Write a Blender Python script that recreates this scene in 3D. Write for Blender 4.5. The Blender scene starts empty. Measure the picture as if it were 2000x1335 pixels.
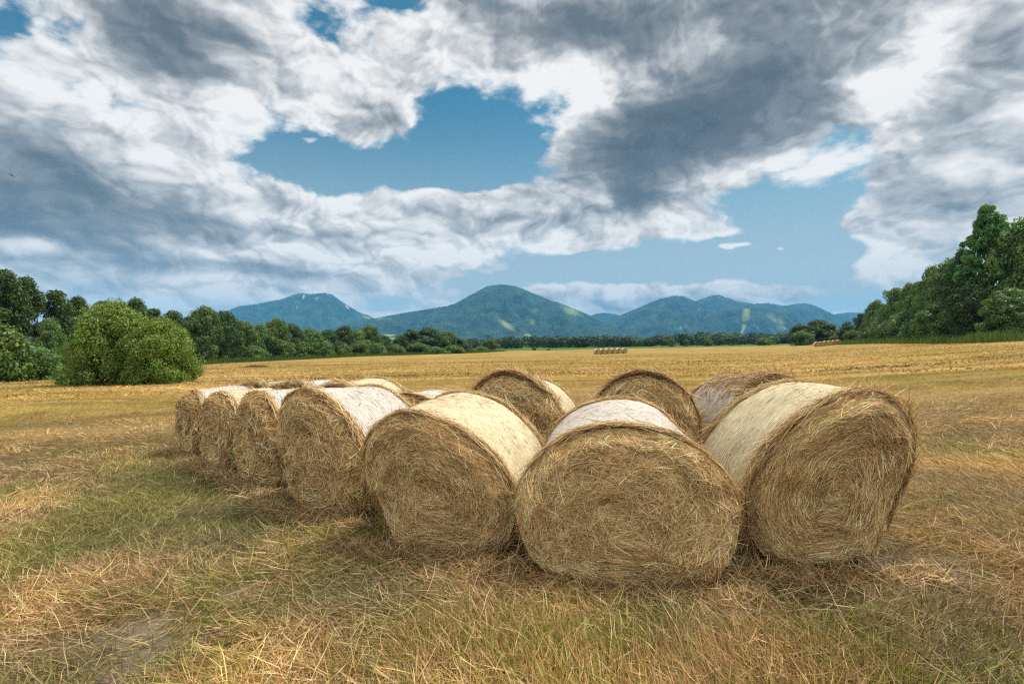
import bpy, math, random
import numpy as np
from math import radians, sin, cos, pi
random.seed(7)
RNG = np.random.default_rng(7)
sc = bpy.context.scene
COL = sc.collection

# ------------------------------------------------------------------ camera
CAM_H, FOC, CX, HY = 1.79, 1000.0, 1000.0, 664.0        # eye height; focal length and horizon in 2000 px units
cd = bpy.data.cameras.new('camera'); cam = bpy.data.objects.new('camera', cd); COL.objects.link(cam)
cam.location = (0, 0, CAM_H)
cam.rotation_euler = (radians(90) + math.atan((HY - 667.5) / FOC), 0, 0)
cd.sensor_width = 36.0; cd.lens = 36.0 * FOC / 2000.0; cd.clip_start = 0.05; cd.clip_end = 60000
sc.camera = cam
sc.view_settings.view_transform = 'Standard'; sc.view_settings.look = 'None'
sc.view_settings.gamma = 1.0; sc.view_settings.use_curve_mapping = False
EXPO = 1.0
sc.view_settings.exposure = EXPO
sc.render.engine = 'CYCLES'
sc.cycles.use_denoising = False; sc.cycles.use_adaptive_sampling = False
sc.cycles.max_bounces = 6; sc.cycles.diffuse_bounces = 3; sc.cycles.glossy_bounces = 2
sc.cycles.transmission_bounces = 3; sc.cycles.transparent_max_bounces = 6; sc.cycles.volume_bounces = 0
sc.cycles.sample_clamp_indirect = 4.0; sc.cycles.pixel_filter_type = 'BLACKMAN_HARRIS'; sc.cycles.filter_width = 1.3

SUN_EL, SUN_AZ = 61.0, 66.0          # degrees; azimuth clockwise from the view direction
# ------------------------------------------------------------------ node helper
class NT:
    def __init__(s, tree): s.t = tree; s.n = tree.nodes; s.l = tree.links
    def set(s, sock, v):
        if isinstance(v, bpy.types.NodeSocket): s.l.new(v, sock)
        elif isinstance(v, (tuple, list)) and len(v) == 3 and sock.type == 'RGBA': sock.default_value = (*v, 1)
        else: sock.default_value = v
    def m(s, op, a, b=None, c=None, clamp=False):
        n = s.n.new('ShaderNodeMath'); n.operation = op; n.use_clamp = clamp
        s.set(n.inputs[0], a)
        if b is not None: s.set(n.inputs[1], b)
        if c is not None: s.set(n.inputs[2], c)
        return n.outputs[0]
    def v(s, op, a, b=None, c=None, scale=None):
        n = s.n.new('ShaderNodeVectorMath'); n.operation = op
        s.set(n.inputs[0], a)
        if b is not None: s.set(n.inputs[1], b)
        if c is not None: s.set(n.inputs[2], c)
        if scale is not None: s.set(n.inputs['Scale'], scale)
        return n.outputs['Value'] if op in ('DOT_PRODUCT', 'LENGTH', 'DISTANCE') else n.outputs[0]
    def noise(s, vec, scale, detail=2.0, rough=0.5, lac=2.0, dist=0.0, out=0, norm=True):
        n = s.n.new('ShaderNodeTexNoise'); s.set(n.inputs['Vector'], vec); s.set(n.inputs['Scale'], scale)
        n.inputs['Detail'].default_value = detail; n.inputs['Roughness'].default_value = rough
        n.inputs['Lacunarity'].default_value = lac; n.inputs['Distortion'].default_value = dist
        return n.outputs[out]
    def mix(s, f, a, b, mode='MIX'):
        n = s.n.new('ShaderNodeMix'); n.data_type = 'RGBA'; n.blend_type = mode
        s.set(n.inputs[0], f); s.set(n.inputs[6], a); s.set(n.inputs[7], b)
        return n.outputs[2]
    def smooth(s, x, lo, hi, a=0.0, b=1.0):
        n = s.n.new('ShaderNodeMapRange'); n.interpolation_type = 'SMOOTHSTEP'
        s.set(n.inputs[0], x); s.set(n.inputs[1], lo); s.set(n.inputs[2], hi); s.set(n.inputs[3], a); s.set(n.inputs[4], b)
        return n.outputs[0]
    def lin(s, x, lo, hi, a=0.0, b=1.0):
        n = s.n.new('ShaderNodeMapRange')
        s.set(n.inputs[0], x); s.set(n.inputs[1], lo); s.set(n.inputs[2], hi); s.set(n.inputs[3], a); s.set(n.inputs[4], b)
        return n.outputs[0]
    def ramp(s, f, stops):
        n = s.n.new('ShaderNodeValToRGB'); e = n.color_ramp.elements
        while len(e) < len(stops): e.new(0.5)
        for k, (p, c) in enumerate(stops): e[k].position = p; e[k].color = (*c, 1)
        s.set(n.inputs[0], f); return n.outputs[0]
    def comb(s, x, y, z):
        n = s.n.new('ShaderNodeCombineXYZ'); s.set(n.inputs[0], x); s.set(n.inputs[1], y); s.set(n.inputs[2], z); return n.outputs[0]
    def sep(s, v):
        n = s.n.new('ShaderNodeSeparateXYZ'); s.set(n.inputs[0], v); return n.outputs

# ------------------------------------------------------------------ world: Nishita sky with a broken cloud cover
WS = 0.1                                         # background strength
KD = 1.0 / (WS * 2 ** EXPO)                      # cloud tones are given as seen, the background strength scales them
world = bpy.data.worlds.new('World'); sc.world = world; world.use_nodes = True
w = NT(world.node_tree); w.n.clear()
tc = w.n.new('ShaderNodeTexCoord'); D = tc.outputs['Generated']
D = w.v('NORMALIZE', D)
dx, dy, dz = w.sep(D)
AZ = w.m('ARCTAN2', dx, dy); EL = w.m('ARCSINE', dz)
# warped direction so that blob borders get billowy
PN = w.v('MULTIPLY', D, w.comb(1.0, 1.0, 1.0))
PP = w.v('MULTIPLY', D, (1.35, 1.35, 2.6))          # wider than tall
n_big = w.noise(PP, 1.5, 3.0, 0.55, out=1)
wv = w.v('SUBTRACT', n_big, (0.5, 0.5, 0.5))
wx, wy, wz = w.sep(wv)
n_mid = w.noise(w.v('ADD', PP, (3.1, 7.7, 1.3)), 5.0, 5.0, 0.55, out=1)
mx, my, mz = w.sep(w.v('SUBTRACT', n_mid, (0.5, 0.5, 0.5)))
U = w.m('ADD', AZ, w.m('ADD', w.m('MULTIPLY', wx, 0.14), w.m('MULTIPLY', mx, 0.10)))
V = w.m('ADD', EL, w.m('ADD', w.m('MULTIPLY', wz, 0.07), w.m('MULTIPLY', my, 0.05)))
UV = w.comb(U, V, 0.0)
def pix(px, py):
    return math.atan((px - CX) / FOC), math.atan((HY - py) / math.hypot(FOC, px - CX))
def blobs(lst, base):
    acc = base
    for px, py, rx, ry, a in lst:
        u, v = pix(px, py); u2, _ = pix(px + rx, py); u0, _ = pix(px - rx, py); _, v2 = pix(px, py + ry); _, v0 = pix(px, py - ry)
        sx, sy = 2 / (u2 - u0), 2 / (v0 - v2)
        q = w.v('MULTIPLY_ADD', UV, (sx, sy, 0.0), (-u * sx, -v * sy, 0.0))
        e = w.m('EXPONENT', w.m('MULTIPLY', w.v('DOT_PRODUCT', q, q), -0.9))
        acc = w.m('MULTIPLY_ADD', e, a, acc)
    return acc
cover = blobs([                                   # px, py, half width, half height, amount (negative = clear sky)
    (590, 305, 110, 62, -1.15), (880, 300, 190, 100, -1.35), (1010, 300, 70, 90, -.75), (800, 352, 220, 32, -.6), (930, 210, 90, 40, -.5),
    (725, 215, 105, 62, 1.55), (560, 250, 60, 30, .3),
    (1570, 430, 190, 90, -1.1), (1420, 520, 300, 50, -1.0), (1340, 480, 60, 40, -.5), (1500, 400, 90, 40, -.4), (1080, 512, 130, 34, -.8), (1620, 540, 160, 50, -.8), (1180, 525, 150, 26, -.5), (1640, 590, 120, 40, -.6),
    (960, 560, 150, 24, -.8), (790, 590, 120, 24, -.7), (1020, 470, 60, 14, -.3),
    (15, 60, 40, 55, -.6), (130, 60, 70, 40, -.68), (210, 205, 90, 22, -.5), (745, 8, 40, 26, -.85), (610, 45, 60, 34, -.62), (330, 450, 160, 80, .5), (120, 400, 250, 90, .3), (1270, 250, 230, 110, .8), (1480, 180, 200, 110, .4), (330, 80, 180, 90, .4), (1000, 120, 150, 60, .4), (400, 250, 150, 70, .3), (1650, 385, 60, 30, -.5),
    (880, 425, 330, 42, 1.0), (700, 515, 260, 26, .8), (1300, 580, 330, 26, 1.25), (1390, 445, 95, 18, .75), (1440, 476, 45, 8, 1.0), (1540, 486, 18, 13, 1.3),
    (1135, 489, 40, 9, .9), (845, 332, 22, 6, .9), (600, 272, 18, 6, .8), (1705, 440, 60, 60, 1.2), (1730, 520, 60, 25, .9), (950, 385, 130, 20, .5), (520, 350, 40, 30, .4),
    (470, 595, 190, 22, .35), (200, 560, 300, 60, .4), (1850, 330, 200, 200, .5),
], 0.62)
dark = blobs([
    (330, 40, 150, 90, .62), (420, 120, 160, 90, .22), (100, 400, 330, 95, .66), (380, 425, 120, 60, .35), (40, 330, 150, 90, .25),
    (1140, 60, 190, 60, .62), (930, 20, 90, 45, .4), (1270, 265, 170, 95, .85), (1480, 200, 230, 120, .62), (1560, 80, 220, 90, .3), (1240, 392, 55, 34, .62), (1190, 315, 90, 50, .3),
    (1830, 255, 85, 55, .5), (1740, 400, 95, 70, .5), (1960, 70, 70, 70, .5), (1900, 420, 90, 60, .4),
    (745, 235, 80, 34, .45), (770, 465, 300, 16, .22), (1000, 440, 260, 18, .22), (620, 545, 240, 20, .38), (250, 540, 260, 45, .22), (640, 500, 260, 13, -.4), (60, 492, 90, 14, -.45), (300, 545, 300, 12, -.3), (450, 595, 260, 16, -.3), (1720, 440, 60, 40, -.35), (1690, 520, 60, 20, -.3), (1250, 600, 330, 16, .3),
    (350, 480, 300, 25, .3), (1400, 20, 500, 60, .3), (560, 470, 130, 40, .12),
    (1380, 100, 70, 50, -.3), (1110, 190, 130, 60, -.45), (1700, 190, 70, 50, -.6), (1820, 70, 50, 80, -.5), (480, 200, 90, 60, -.22), (80, 500, 70, 14, -.4), (520, 410, 150, 60, -.2), (1650, 300, 300, 26, -.3), (420, 500, 70, 16, -.3),
], 0.05)
def puff(vec, scale, det=3.0):                      # billowy cumulus heads: fractal cell distance, warped
    n = w.n.new('ShaderNodeTexVoronoi'); n.feature = 'F1'; n.voronoi_dimensions = '2D'; n.normalize = True
    w.set(n.inputs['Vector'], vec); n.inputs['Scale'].default_value = scale; n.inputs['Detail'].default_value = det
    n.inputs['Roughness'].default_value = 0.5
    return n.outputs['Distance']
PU = w.comb(U, w.m('MULTIPLY', V, 1.35), 0.0)
PW = w.v('ADD', w.v('ADD', PU, w.v('SCALE', wv, scale=0.12)), w.v('SCALE', w.v('SUBTRACT', n_mid, (0.5, 0.5, 0.5)), scale=0.04))
LT = (0.022, 0.035, 0.05)
fb = w.noise(PP, 3.0, 8.0, 0.55, dist=0.15)
fb2 = w.noise(w.v('ADD', PP, LT), 3.0, 8.0, 0.52, dist=0.15)       # the same field a step towards the light
relief = w.m('SUBTRACT', fb, fb2)
pf = puff(PW, 9.0); pf2 = puff(w.v('ADD', PW, (0.008, 0.015, 0.0)), 9.0)
prel = w.m('SUBTRACT', pf2, pf)
small = w.noise(w.v('ADD', PP, (9.0, 2.0, 5.0)), 12.0, 6.0, 0.6)
dens = w.m('ADD', cover, w.m('MULTIPLY', w.m('SUBTRACT', fb, 0.5), 1.5))
dens = w.m('ADD', dens, w.m('MULTIPLY', w.m('SUBTRACT', small, 0.5), 1.15))
dens = w.m('ADD', dens, w.m('MULTIPLY', w.m('SUBTRACT', 0.3, pf), 1.3))
alpha = w.smooth(dens, 0.0, 0.50)
thick = w.smooth(dens, 0.2, 1.2)
calm = w.lin(dark, 0.15, 0.9, 1.0, 0.62)              # cloud bases are smooth, sunlit heads are not
var = w.m('MULTIPLY', w.m('SUBTRACT', fb, 0.5), 0.62)
var = w.m('ADD', var, w.m('MULTIPLY', relief, -1.6))
var = w.m('ADD', var, w.m('MULTIPLY', prel, -1.6))
var = w.m('ADD', var, w.m('MULTIPLY', w.m('SUBTRACT', pf, 0.3), 0.4))
var = w.m('ADD', var, w.m('MULTIPLY', w.m('SUBTRACT', small, 0.5), 0.3))
tone = w.m('ADD', w.m('MULTIPLY', dark, 0.88), w.m('MULTIPLY', var, calm))
tone = w.m('ADD', tone, w.m('MULTIPLY', thick, 0.14))
def seen(r, g, b, k=1.0):                          # sRGB as seen -> background value
    f = lambda c: ((c / 255 + .055) / 1.055) ** 2.4
    return tuple(f(c) * k for c in (r, g, b))
cc = w.ramp(w.m('MULTIPLY', tone, 0.7), [(0.0, seen(250, 249, 247)), (0.11, seen(228, 227, 226)), (0.24, seen(190, 193, 196)), (0.41, seen(142, 147, 152)), (0.60, seen(106, 115, 124)), (1.0, seen(70, 82, 94))])
low = w.smooth(EL, 0.02, 0.20, 1.0, 0.0)
cc = w.mix(w.m('MULTIPLY', low, 0.55), cc, w.mix(w.m('MULTIPLY', tone, 1.5, clamp=True), seen(216, 208, 204), seen(132, 150, 166)))
cc = w.v('SCALE', cc, scale=w.m('MULTIPLY', w.smooth(dy, 0.25, -0.5, 1.0, 1.7), KD))      # unseen clouds behind the camera brightened, added fill light for the bale faces
sky = w.n.new('ShaderNodeTexSky'); sky.sky_type = 'NISHITA'; sky.sun_disc = False
sky.sun_elevation = radians(SUN_EL); sky.sun_rotation = radians(SUN_AZ)
sky.air_density = 1.0; sky.dust_density = 0.6; sky.ozone_density = 2.0
skc = w.mix(1.0, sky.outputs[0], (0.19, 0.46, 0.45), 'MULTIPLY')
skc = w.mix(w.smooth(EL, 0.04, 0.46, 0.92, 0.0), skc, w.v('SCALE', seen(184, 197, 205), scale=KD))
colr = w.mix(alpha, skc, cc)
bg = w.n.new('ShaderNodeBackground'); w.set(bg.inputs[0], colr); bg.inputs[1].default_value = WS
wo = w.n.new('ShaderNodeOutputWorld'); w.l.new(bg.outputs[0], wo.inputs[0])
world.cycles.sampling_method = 'MANUAL'; world.cycles.sample_map_resolution = 512

# ------------------------------------------------------------------ sun behind thin cloud, wide and soft
sd = bpy.data.lights.new('sun', 'SUN'); sun = bpy.data.objects.new('sun', sd); COL.objects.link(sun)
sd.energy = 2.75; sd.angle = radians(18); sd.color = (1.0, 0.95, 0.87)
a_, e_ = radians(SUN_AZ), radians(SUN_EL)
from mathutils import Vector
sun.rotation_euler = Vector((sin(a_) * cos(e_), cos(a_) * cos(e_), sin(e_))).to_track_quat('Z', 'Y').to_euler()
sun.location = (30, 40, 60)

# ------------------------------------------------------------------ numpy helpers
_TAB = np.random.default_rng(11).random((8, 256, 256))
def vn(x, y, k=0):
    x = np.asarray(x, float); y = np.asarray(y, float)
    xi = np.floor(x).astype(int); yi = np.floor(y).astype(int); fx = x - xi; fy = y - yi
    fx = fx * fx * (3 - 2 * fx); fy = fy * fy * (3 - 2 * fy); T = _TAB[k % 8]
    a = T[xi & 255, yi & 255]; b = T[(xi + 1) & 255, yi & 255]; c = T[xi & 255, (yi + 1) & 255]; d = T[(xi + 1) & 255, (yi + 1) & 255]
    return (a * (1 - fx) + b * fx) * (1 - fy) + (c * (1 - fx) + d * fx) * fy
def fbm(x, y, k=0, o=4, g=0.5):
    s = 0; a = 1; n = 0
    for i in range(o):
        s = s + a * vn(x * 2 ** i + 17.3 * i, y * 2 ** i + 9.1 * i, k + i); n += a; a *= g
    return s / n
def lin(c):
    c = np.asarray(c, float) / 255.0
    return np.where(c < .04045, c / 12.92, ((c + .055) / 1.055) ** 2.4)
def gz(x, y):                                    # lie of the field
    x = np.asarray(x, float); y = np.asarray(y, float)
    r = np.sqrt(x * x + y * y) + 1e-6
    sat = 260 * np.tanh(r / 260) / r
    q = x - 0.5 * np.abs(y); sp = 0.5 * (q + np.sqrt(q * q + 4.0)) - 1.0 * np.exp(-r / 6) * 0.5
    z = (0.023 * x - 0.017 * y + 0.046 * np.maximum(sp - 0.55, 0) ) * sat
    near = np.clip(r / 20, 0, 1)
    return z + (fbm(x * .9, y * .9, 3) - .5) * 0.05 + (fbm(x * .05 + 5, y * .05, 4) - .5) * 0.5 * near * np.exp(-r / 400)
def sstep(x, a, b):
    t = np.clip((x - a) / (b - a), 0, 1); return t * t * (3 - 2 * t)

def mesh_np(name, V, F, mat, parent=None, cols=None, smooth=False, uv=None, mats=None, fmat=None):
    """V (n,3); F list of (m,k) index arrays; cols (n,3)"""
    if isinstance(F, np.ndarray): F = [F]
    me = bpy.data.meshes.new(name)
    V = np.ascontiguousarray(V, dtype=np.float32)
    li = np.concatenate([f.ravel() for f in F]).astype(np.int32)
    tot = np.concatenate([np.full(len(f), f.shape[1], np.int32) for f in F])
    st = np.concatenate([[0], np.cumsum(tot)[:-1]]).astype(np.int32)
    me.vertices.add(len(V)); me.vertices.foreach_set('co', V.ravel())
    me.loops.add(len(li)); me.loops.foreach_set('vertex_index', li)
    me.polygons.add(len(tot)); me.polygons.foreach_set('loop_start', st)
    if smooth: me.polygons.foreach_set('use_smooth', np.ones(len(tot), bool))
    me.update(calc_edges=True)
    if cols is not None:
        a = me.color_attributes.new('Col', 'FLOAT_COLOR', 'POINT')
        c = np.ones((len(V), 4), np.float32); c[:, :3] = cols
        a.data.foreach_set('color', c.ravel())
    if uv is not None:
        l = me.uv_layers.new(name='UVMap'); l.data.foreach_set('uv', np.ascontiguousarray(uv[li], dtype=np.float32).ravel())
    for m in (mats or [mat]): me.materials.append(m)
    if fmat is not None: me.polygons.foreach_set('material_index', fmat.astype(np.int32))
    o = bpy.data.objects.new(name, me); COL.objects.link(o)
    if parent is not None: o.parent = parent
    return o
def grid_faces(nr, nc, wrap=False):
    i = np.arange(nr - 1)[:, None]; j = np.arange(nc if wrap else nc - 1)[None, :]; j2 = (j + 1) % nc
    return np.stack([i * nc + j, i * nc + j2, (i + 1) * nc + j2, (i + 1) * nc + j], -1).reshape(-1, 4)
def ribbons(P, side, width, taper=True):
    """P (n,k,3) polylines, side (n,3) or (n,k,3) unit, width (n,) -> V, quads"""
    n, k, _ = P.shape
    if side.ndim == 2: side = side[:, None, :]
    t = np.linspace(0, 1, k)
    wv = (np.minimum(1, np.minimum((t + .25) * 2.2, (1.08 - t) * 2.5)) if taper else np.ones(k))[None, :, None] * width[:, None, None] * .5
    V = np.stack([P - side * wv, P + side * wv], 2).reshape(-1, 3)
    b = np.arange(n)[:, None] * (2 * k); s = np.arange(k - 1)[None, :] * 2
    q = np.stack([b + s, b + s + 1, b + s + 3, b + s + 2], -1).reshape(-1, 4)
    return V, q
def nrm(a): return a / (np.linalg.norm(a, axis=-1, keepdims=True) + 1e-9)
def empty(name, loc, rz=0.0, sc_=1.0):
    o = bpy.data.objects.new(name, None); COL.objects.link(o); o.location = loc; o.rotation_euler = (0, 0, rz)
    o.scale = (sc_,) * 3 if not isinstance(sc_, tuple) else sc_
    o.empty_display_size = 0.3; return o
def tag(o, label=None, cat=None, group=None, kind=None):
    if label: o['label'] = label
    if cat: o['category'] = cat
    if group: o['group'] = group
    if kind: o['kind'] = kind
    return o

# ------------------------------------------------------------------ materials
def new_mat(name):
    m = bpy.data.materials.new(name); m.use_nodes = True; m.node_tree.nodes.clear()
    n = NT(m.node_tree); out = n.n.new('ShaderNodeOutputMaterial'); return m, n, out
def attr(n, name='Col'):
    a = n.n.new('ShaderNodeAttribute'); a.attribute_name = name; return a.outputs['Color']
def leafy(name, tint=(1, 1, 1), trans=0.3, rough=0.6, spec=0.25, tcol=(1.0, 1.15, 0.55), pos_noise=0.0, nscale=0.3):
    m, n, out = new_mat(name)
    c = attr(n)
    c = n.mix(1.0, c, tint, 'MULTIPLY')
    if pos_noise:
        g = n.n.new('ShaderNodeNewGeometry')
        f = n.noise(g.outputs['Position'], nscale, 3.0, 0.6)
        c = n.v('SCALE', c, scale=n.lin(f, 0.3, 0.7, 1 - pos_noise, 1 + pos_noise))
    p = n.n.new('ShaderNodeBsdfPrincipled'); n.set(p.inputs['Base Color'], c); p.inputs['Roughness'].default_value = rough
    p.inputs['Specular IOR Level'].default_value = spec
    t = n.n.new('ShaderNodeBsdfTranslucent'); n.set(t.inputs[0], n.mix(1.0, c, tcol, 'MULTIPLY'))
    x = n.n.new('ShaderNodeMixShader'); x.inputs[0].default_value = trans
    n.l.new(p.outputs[0], x.inputs[1]); n.l.new(t.outputs[0], x.inputs[2]); n.l.new(x.outputs[0], out.inputs[0])
    return m
M_STRAW = leafy('dry_straw', trans=0.18, rough=0.55, spec=0.3, tcol=(1, .95, .8))
M_GRASS = leafy('field_grass', trans=0.28, rough=0.6, spec=0.2, tcol=(1, .98, .72), pos_noise=0.18, nscale=0.8)
M_LEAF = leafy('tree_leaves', trans=0.28, rough=0.5, spec=0.35)
M_WEED = leafy('tall_weeds', trans=0.3)

m, n, out = new_mat('bark'); M_BARK = m
g = n.n.new('ShaderNodeTexCoord').outputs['Object']
f = n.noise(n.v('MULTIPLY', g, (6, 6, 1.2)), 2.0, 5.0, 0.6)
p = n.n.new('ShaderNodeBsdfPrincipled'); n.set(p.inputs['Base Color'], n.ramp(f, [(0.3, (.035, .028, .02)), (0.7, (.13, .11, .085))])); p.inputs['Roughness'].default_value = 0.9
n.l.new(p.outputs[0], out.inputs[0])

# hay packed under the loose strands
m, n, out = new_mat('packed_hay'); M_HAY = m
tcx = n.n.new('ShaderNodeTexCoord').outputs['Object']
f1 = n.noise(tcx, 14.0, 6.0, 0.7); f2 = n.noise(n.v('MULTIPLY', tcx, (60, 60, 60)), 1.0, 3.0, 0.7, dist=1.5); f3 = n.noise(tcx, 3.0, 3.0, 0.5)
f = n.m('ADD', n.m('MULTIPLY', f1, 0.45), n.m('ADD', n.m('MULTIPLY', f2, 0.35), n.m('MULTIPLY', f3, 0.2)))
c = n.ramp(f, [(0.32, (.035, .022, .010)), (0.5, (.13, .085, .04)), (0.68, (.30, .21, .11))])
p = n.n.new('ShaderNodeBsdfPrincipled'); n.set(p.inputs['Base Color'], c); p.inputs['Roughness'].default_value = 0.9; p.inputs['Specular IOR Level'].default_value = 0.1
b = n.n.new('ShaderNodeBump'); b.inputs['Strength'].default_value = 0.9; b.inputs['Distance'].default_value = 0.03; n.set(b.inputs['Height'], f)
n.l.new(b.outputs[0], p.inputs['Normal']); n.l.new(p.outputs[0], out.inputs[0])

def net_mat(name, light, mid, dark):
    m, n, out = new_mat(name)
    uv = n.n.new('ShaderNodeUVMap').outputs[0]       # metres round the bale, metres along it
    u, v_, _ = n.sep(uv)
    wob = n.noise(n.v('MULTIPLY', uv, (1.2, 4.0, 0)), 1.0, 3.0, 0.6)
    wob2 = n.noise(n.v('MULTIPLY', uv, (9.0, 9.0, 0)), 1.0, 2.0, 0.6)
    ph = n.m('ADD', n.m('MULTIPLY', v_, 2 * pi / 0.032), n.m('ADD', n.m('MULTIPLY', wob, 7.0), n.m('MULTIPLY', wob2, 2.0)))
    st = n.m('MULTIPLY_ADD', n.m('SINE', ph), 0.5, 0.5)
    grain = n.noise(n.v('MULTIPLY', uv, (14.0, 34.0, 0)), 1.0, 4.0, 0.7)
    speck = n.noise(n.v('MULTIPLY', uv, (20.0, 34.0, 0)), 1.0, 4.0, 0.75)
    patch = n.noise(n.v('MULTIPLY', uv, (2.3, 3.1, 0)), 1.0, 4.0, 0.6)
    gap = n.m('MULTIPLY', n.smooth(st, 0.35, 0.85), n.smooth(grain, 0.30, 0.50))
    gap = n.m('MULTIPLY', gap, n.smooth(patch, 0.3, 0.6, 0.55, 1.0))
    sp = n.smooth(speck, n.lin(patch, 0.3, 0.7, 0.62, 0.53), 0.70)
    c = n.mix(n.smooth(grain, 0.35, 0.7), light, mid)
    c = n.mix(n.smooth(patch, 0.5, 0.75, 0, 0.35), c, mid)
    streak = n.noise(n.v('MULTIPLY', uv, (5.0, 40.0, 0)), 1.0, 3.0, 0.65)
    stk = n.m('MULTIPLY', n.smooth(streak, 0.56, 0.70), n.smooth(patch, 0.35, 0.6, 0.35, 1.0))
    c = n.mix(n.m('MULTIPLY', gap, 0.8), c, dark)
    c = n.mix(n.m('MULTIPLY', stk, 0.7), c, (.20, .135, .07))
    c = n.mix(n.m('MULTIPLY', sp, 0.85), c, dark)
    p = n.n.new('ShaderNodeBsdfPrincipled'); n.set(p.inputs['Base Color'], c); p.inputs['Roughness'].default_value = 0.62; p.inputs['Specular IOR Level'].default_value = 0.25
    h = n.m('SUBTRACT', n.m('MULTIPLY', st, -0.35), n.m('ADD', n.m('MULTIPLY', sp, 0.8), n.m('MULTIPLY', n.m('ADD', patch, grain), -0.6)))
    b = n.n.new('ShaderNodeBump'); b.inputs['Strength'].default_value = 0.7; b.inputs['Distance'].default_value = 0.012; n.set(b.inputs['Height'], h)
    n.l.new(b.outputs[0], p.inputs['Normal']); n.l.new(p.outputs[0], out.inputs[0])
    return m
M_NETW = net_mat('white_net_wrap', (.62, .575, .51), (.49, .44, .37), (.15, .11, .07))
M_NETY = net_mat('straw_yellow_net_wrap', (.72, .63, .41), (.54, .43, .24), (.14, .09, .04))

# ------------------------------------------------------------------ ground
BALE_SPOTS = []
def green_mask(x, y):                             # where living green shows between the straw
    g = (fbm(x * .9 + 3, y * .9 + 8, 1, 5, .65) - .46) * 2.6
    r = np.hypot(x, y)
    for bx, by, br, a in [(-4.7, 7.0, 1.1, 1.0), (-4.2, 6.0, .9, .6), (-3.2, 5.6, .8, .5), (-4.1, 4.5, .55, .9), (-1.6, 4.35, 1.1, .4), (-.6, 3.5, .5, .3), (.2, 3.0, .5, .5), (.6, 3.2, .35, .4), (1.3, 2.7, .8, .45), (.0, 2.6, .9, .35),
                          (-1.9, 2.75, .5, .5), (3.6, 4.2, .35, .5), (-8.5, 9.8, 1.0, .7), (-3.0, 2.9, .4, .3), (-6.3, 8.8, .8, .8)]:
        g = g + a * np.exp(-((x - bx) ** 2 + (y - by) ** 2) / br ** 2)
    far_left = sstep(-x - .55 * y, 0, 8) * sstep(y, 9, 16)
    g = g + .35 * far_left
    return np.clip(g, 0, 1)
def soil_mask(x, y):
    g = np.zeros(np.broadcast(x, y).shape)
    n_ = fbm(x * 2.2, y * 2.2, 5, 3) - .5
    for bx, by, br, a in [(-2.42, 3.33, .28, .9), (-2.2, 2.9, .22, .75), (-1.95, 3.8, .22, .6), (-2.75, 3.9, .3, .4), (-3.3, 3.15, .25, .4), (2.9, 3.7, .3, .4), (3.3, 3.9, .3, .5)]:
        g = g + a * np.exp(-((x - bx) ** 2 + (y - by) ** 2) / br ** 2)
    return np.clip(g + n_ * .8, 0, 1) * (g > .05)
NR, NA = 420, 360
rr = np.concatenate([np.linspace(0.3, 14, 160), np.geomspace(14.2, 600, 200), np.geomspace(620, 9000, 60)])
aa = np.concatenate([np.linspace(-60, 60, 260), np.linspace(62, 298, 100)]) * pi / 180
RR, AA = np.meshgrid(rr, aa, indexing='ij')
GX, GY = RR * np.sin(AA), RR * np.cos(AA)
GZ = gz(GX, GY)
beyond = sstep(RR, 500, 1500); GZ = GZ * (1 - beyond) + -6.0 * beyond
gm = green_mask(GX, GY); sm_ = soil_mask(GX, GY)
# the crop strip and meadows beyond the stubble
crop = sstep(GY, 232 + .12 * GX, 240 + .12 * GX) * sstep(GY, 60, 100)
cols = np.stack([gm * (1 - sstep(RR, 20, 120) * .5), sm_, np.clip(crop, 0, 1)], -1).reshape(-1, 3)
V = np.stack([GX, GY, GZ], -1).reshape(-1, 3)
m, n, out = new_mat('stubble_field'); M_GROUND = m
pos = n.n.new('ShaderNodeNewGeometry').outputs['Position']
A = attr(n); ar, ag, ab = n.sep(A)
px_, py_, pz_ = n.sep(pos)
dist = n.v('LENGTH', pos)
warp = n.noise(n.v('MULTIPLY', pos, (.05, .05, 0)), 1.0, 2.0, 0.5)
rowv = n.comb(n.m('MULTIPLY', px_, 0.045), n.m('MULTIPLY_ADD', warp, 3.0, n.m('MULTIPLY', py_, 0.42)), 0.0)
rows = n.noise(rowv, 1.0, 5.0, 0.62)
rows2 = n.noise(n.v('MULTIPLY', rowv, (5.0, 3.0, 1.0)), 1.0, 4.0, 0.65)
pat = n.noise(n.v('MULTIPLY', pos, (.06, .08, 0)), 1.0, 4.0, 0.55)
fine = n.noise(n.v('MULTIPLY', pos, (6, 6, 6)), 1.0, 6.0, 0.7)
gold = n.ramp(n.m('ADD', n.m('MULTIPLY', rows, 0.6), n.m('MULTIPLY', rows2, 0.4)), [(0.36, (.105, .075, .018)), (0.47, (.235, .158, .040)), (0.58, (.38, .25, .085))])
swath = n.m('SINE', n.m('MULTIPLY', n.m('ADD', n.m('ADD', py_, n.m('MULTIPLY', px_, 0.12)), n.m('MULTIPLY', warp, 9.0)), 2 * pi / 5.5))
gold = n.mix(n.m('MULTIPLY', n.smooth(swath, 0.35, 0.95), 0.5), gold, (.12, .095, .025))
gold = n.mix(n.smooth(pat, 0.45, 0.68, 0, 0.55), gold, (.40, .27, .12))
gold = n.mix(n.smooth(pat, 0.50, 0.32, 0, 0.45), gold, (.155, .15, .035))
near = n.ramp(fine, [(0.3, (.045, .03, .015)), (0.5, (.09, .062, .034)), (0.7, (.17, .12, .065))])
base = n.mix(n.smooth(dist, 8.0, 30.0), near, gold)
gr = n.ramp(fine, [(0.3, (.04, .045, .012)), (0.7, (.12, .12, .035))])
base = n.mix(n.m('MULTIPLY', ar, 0.35), base, gr)
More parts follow.
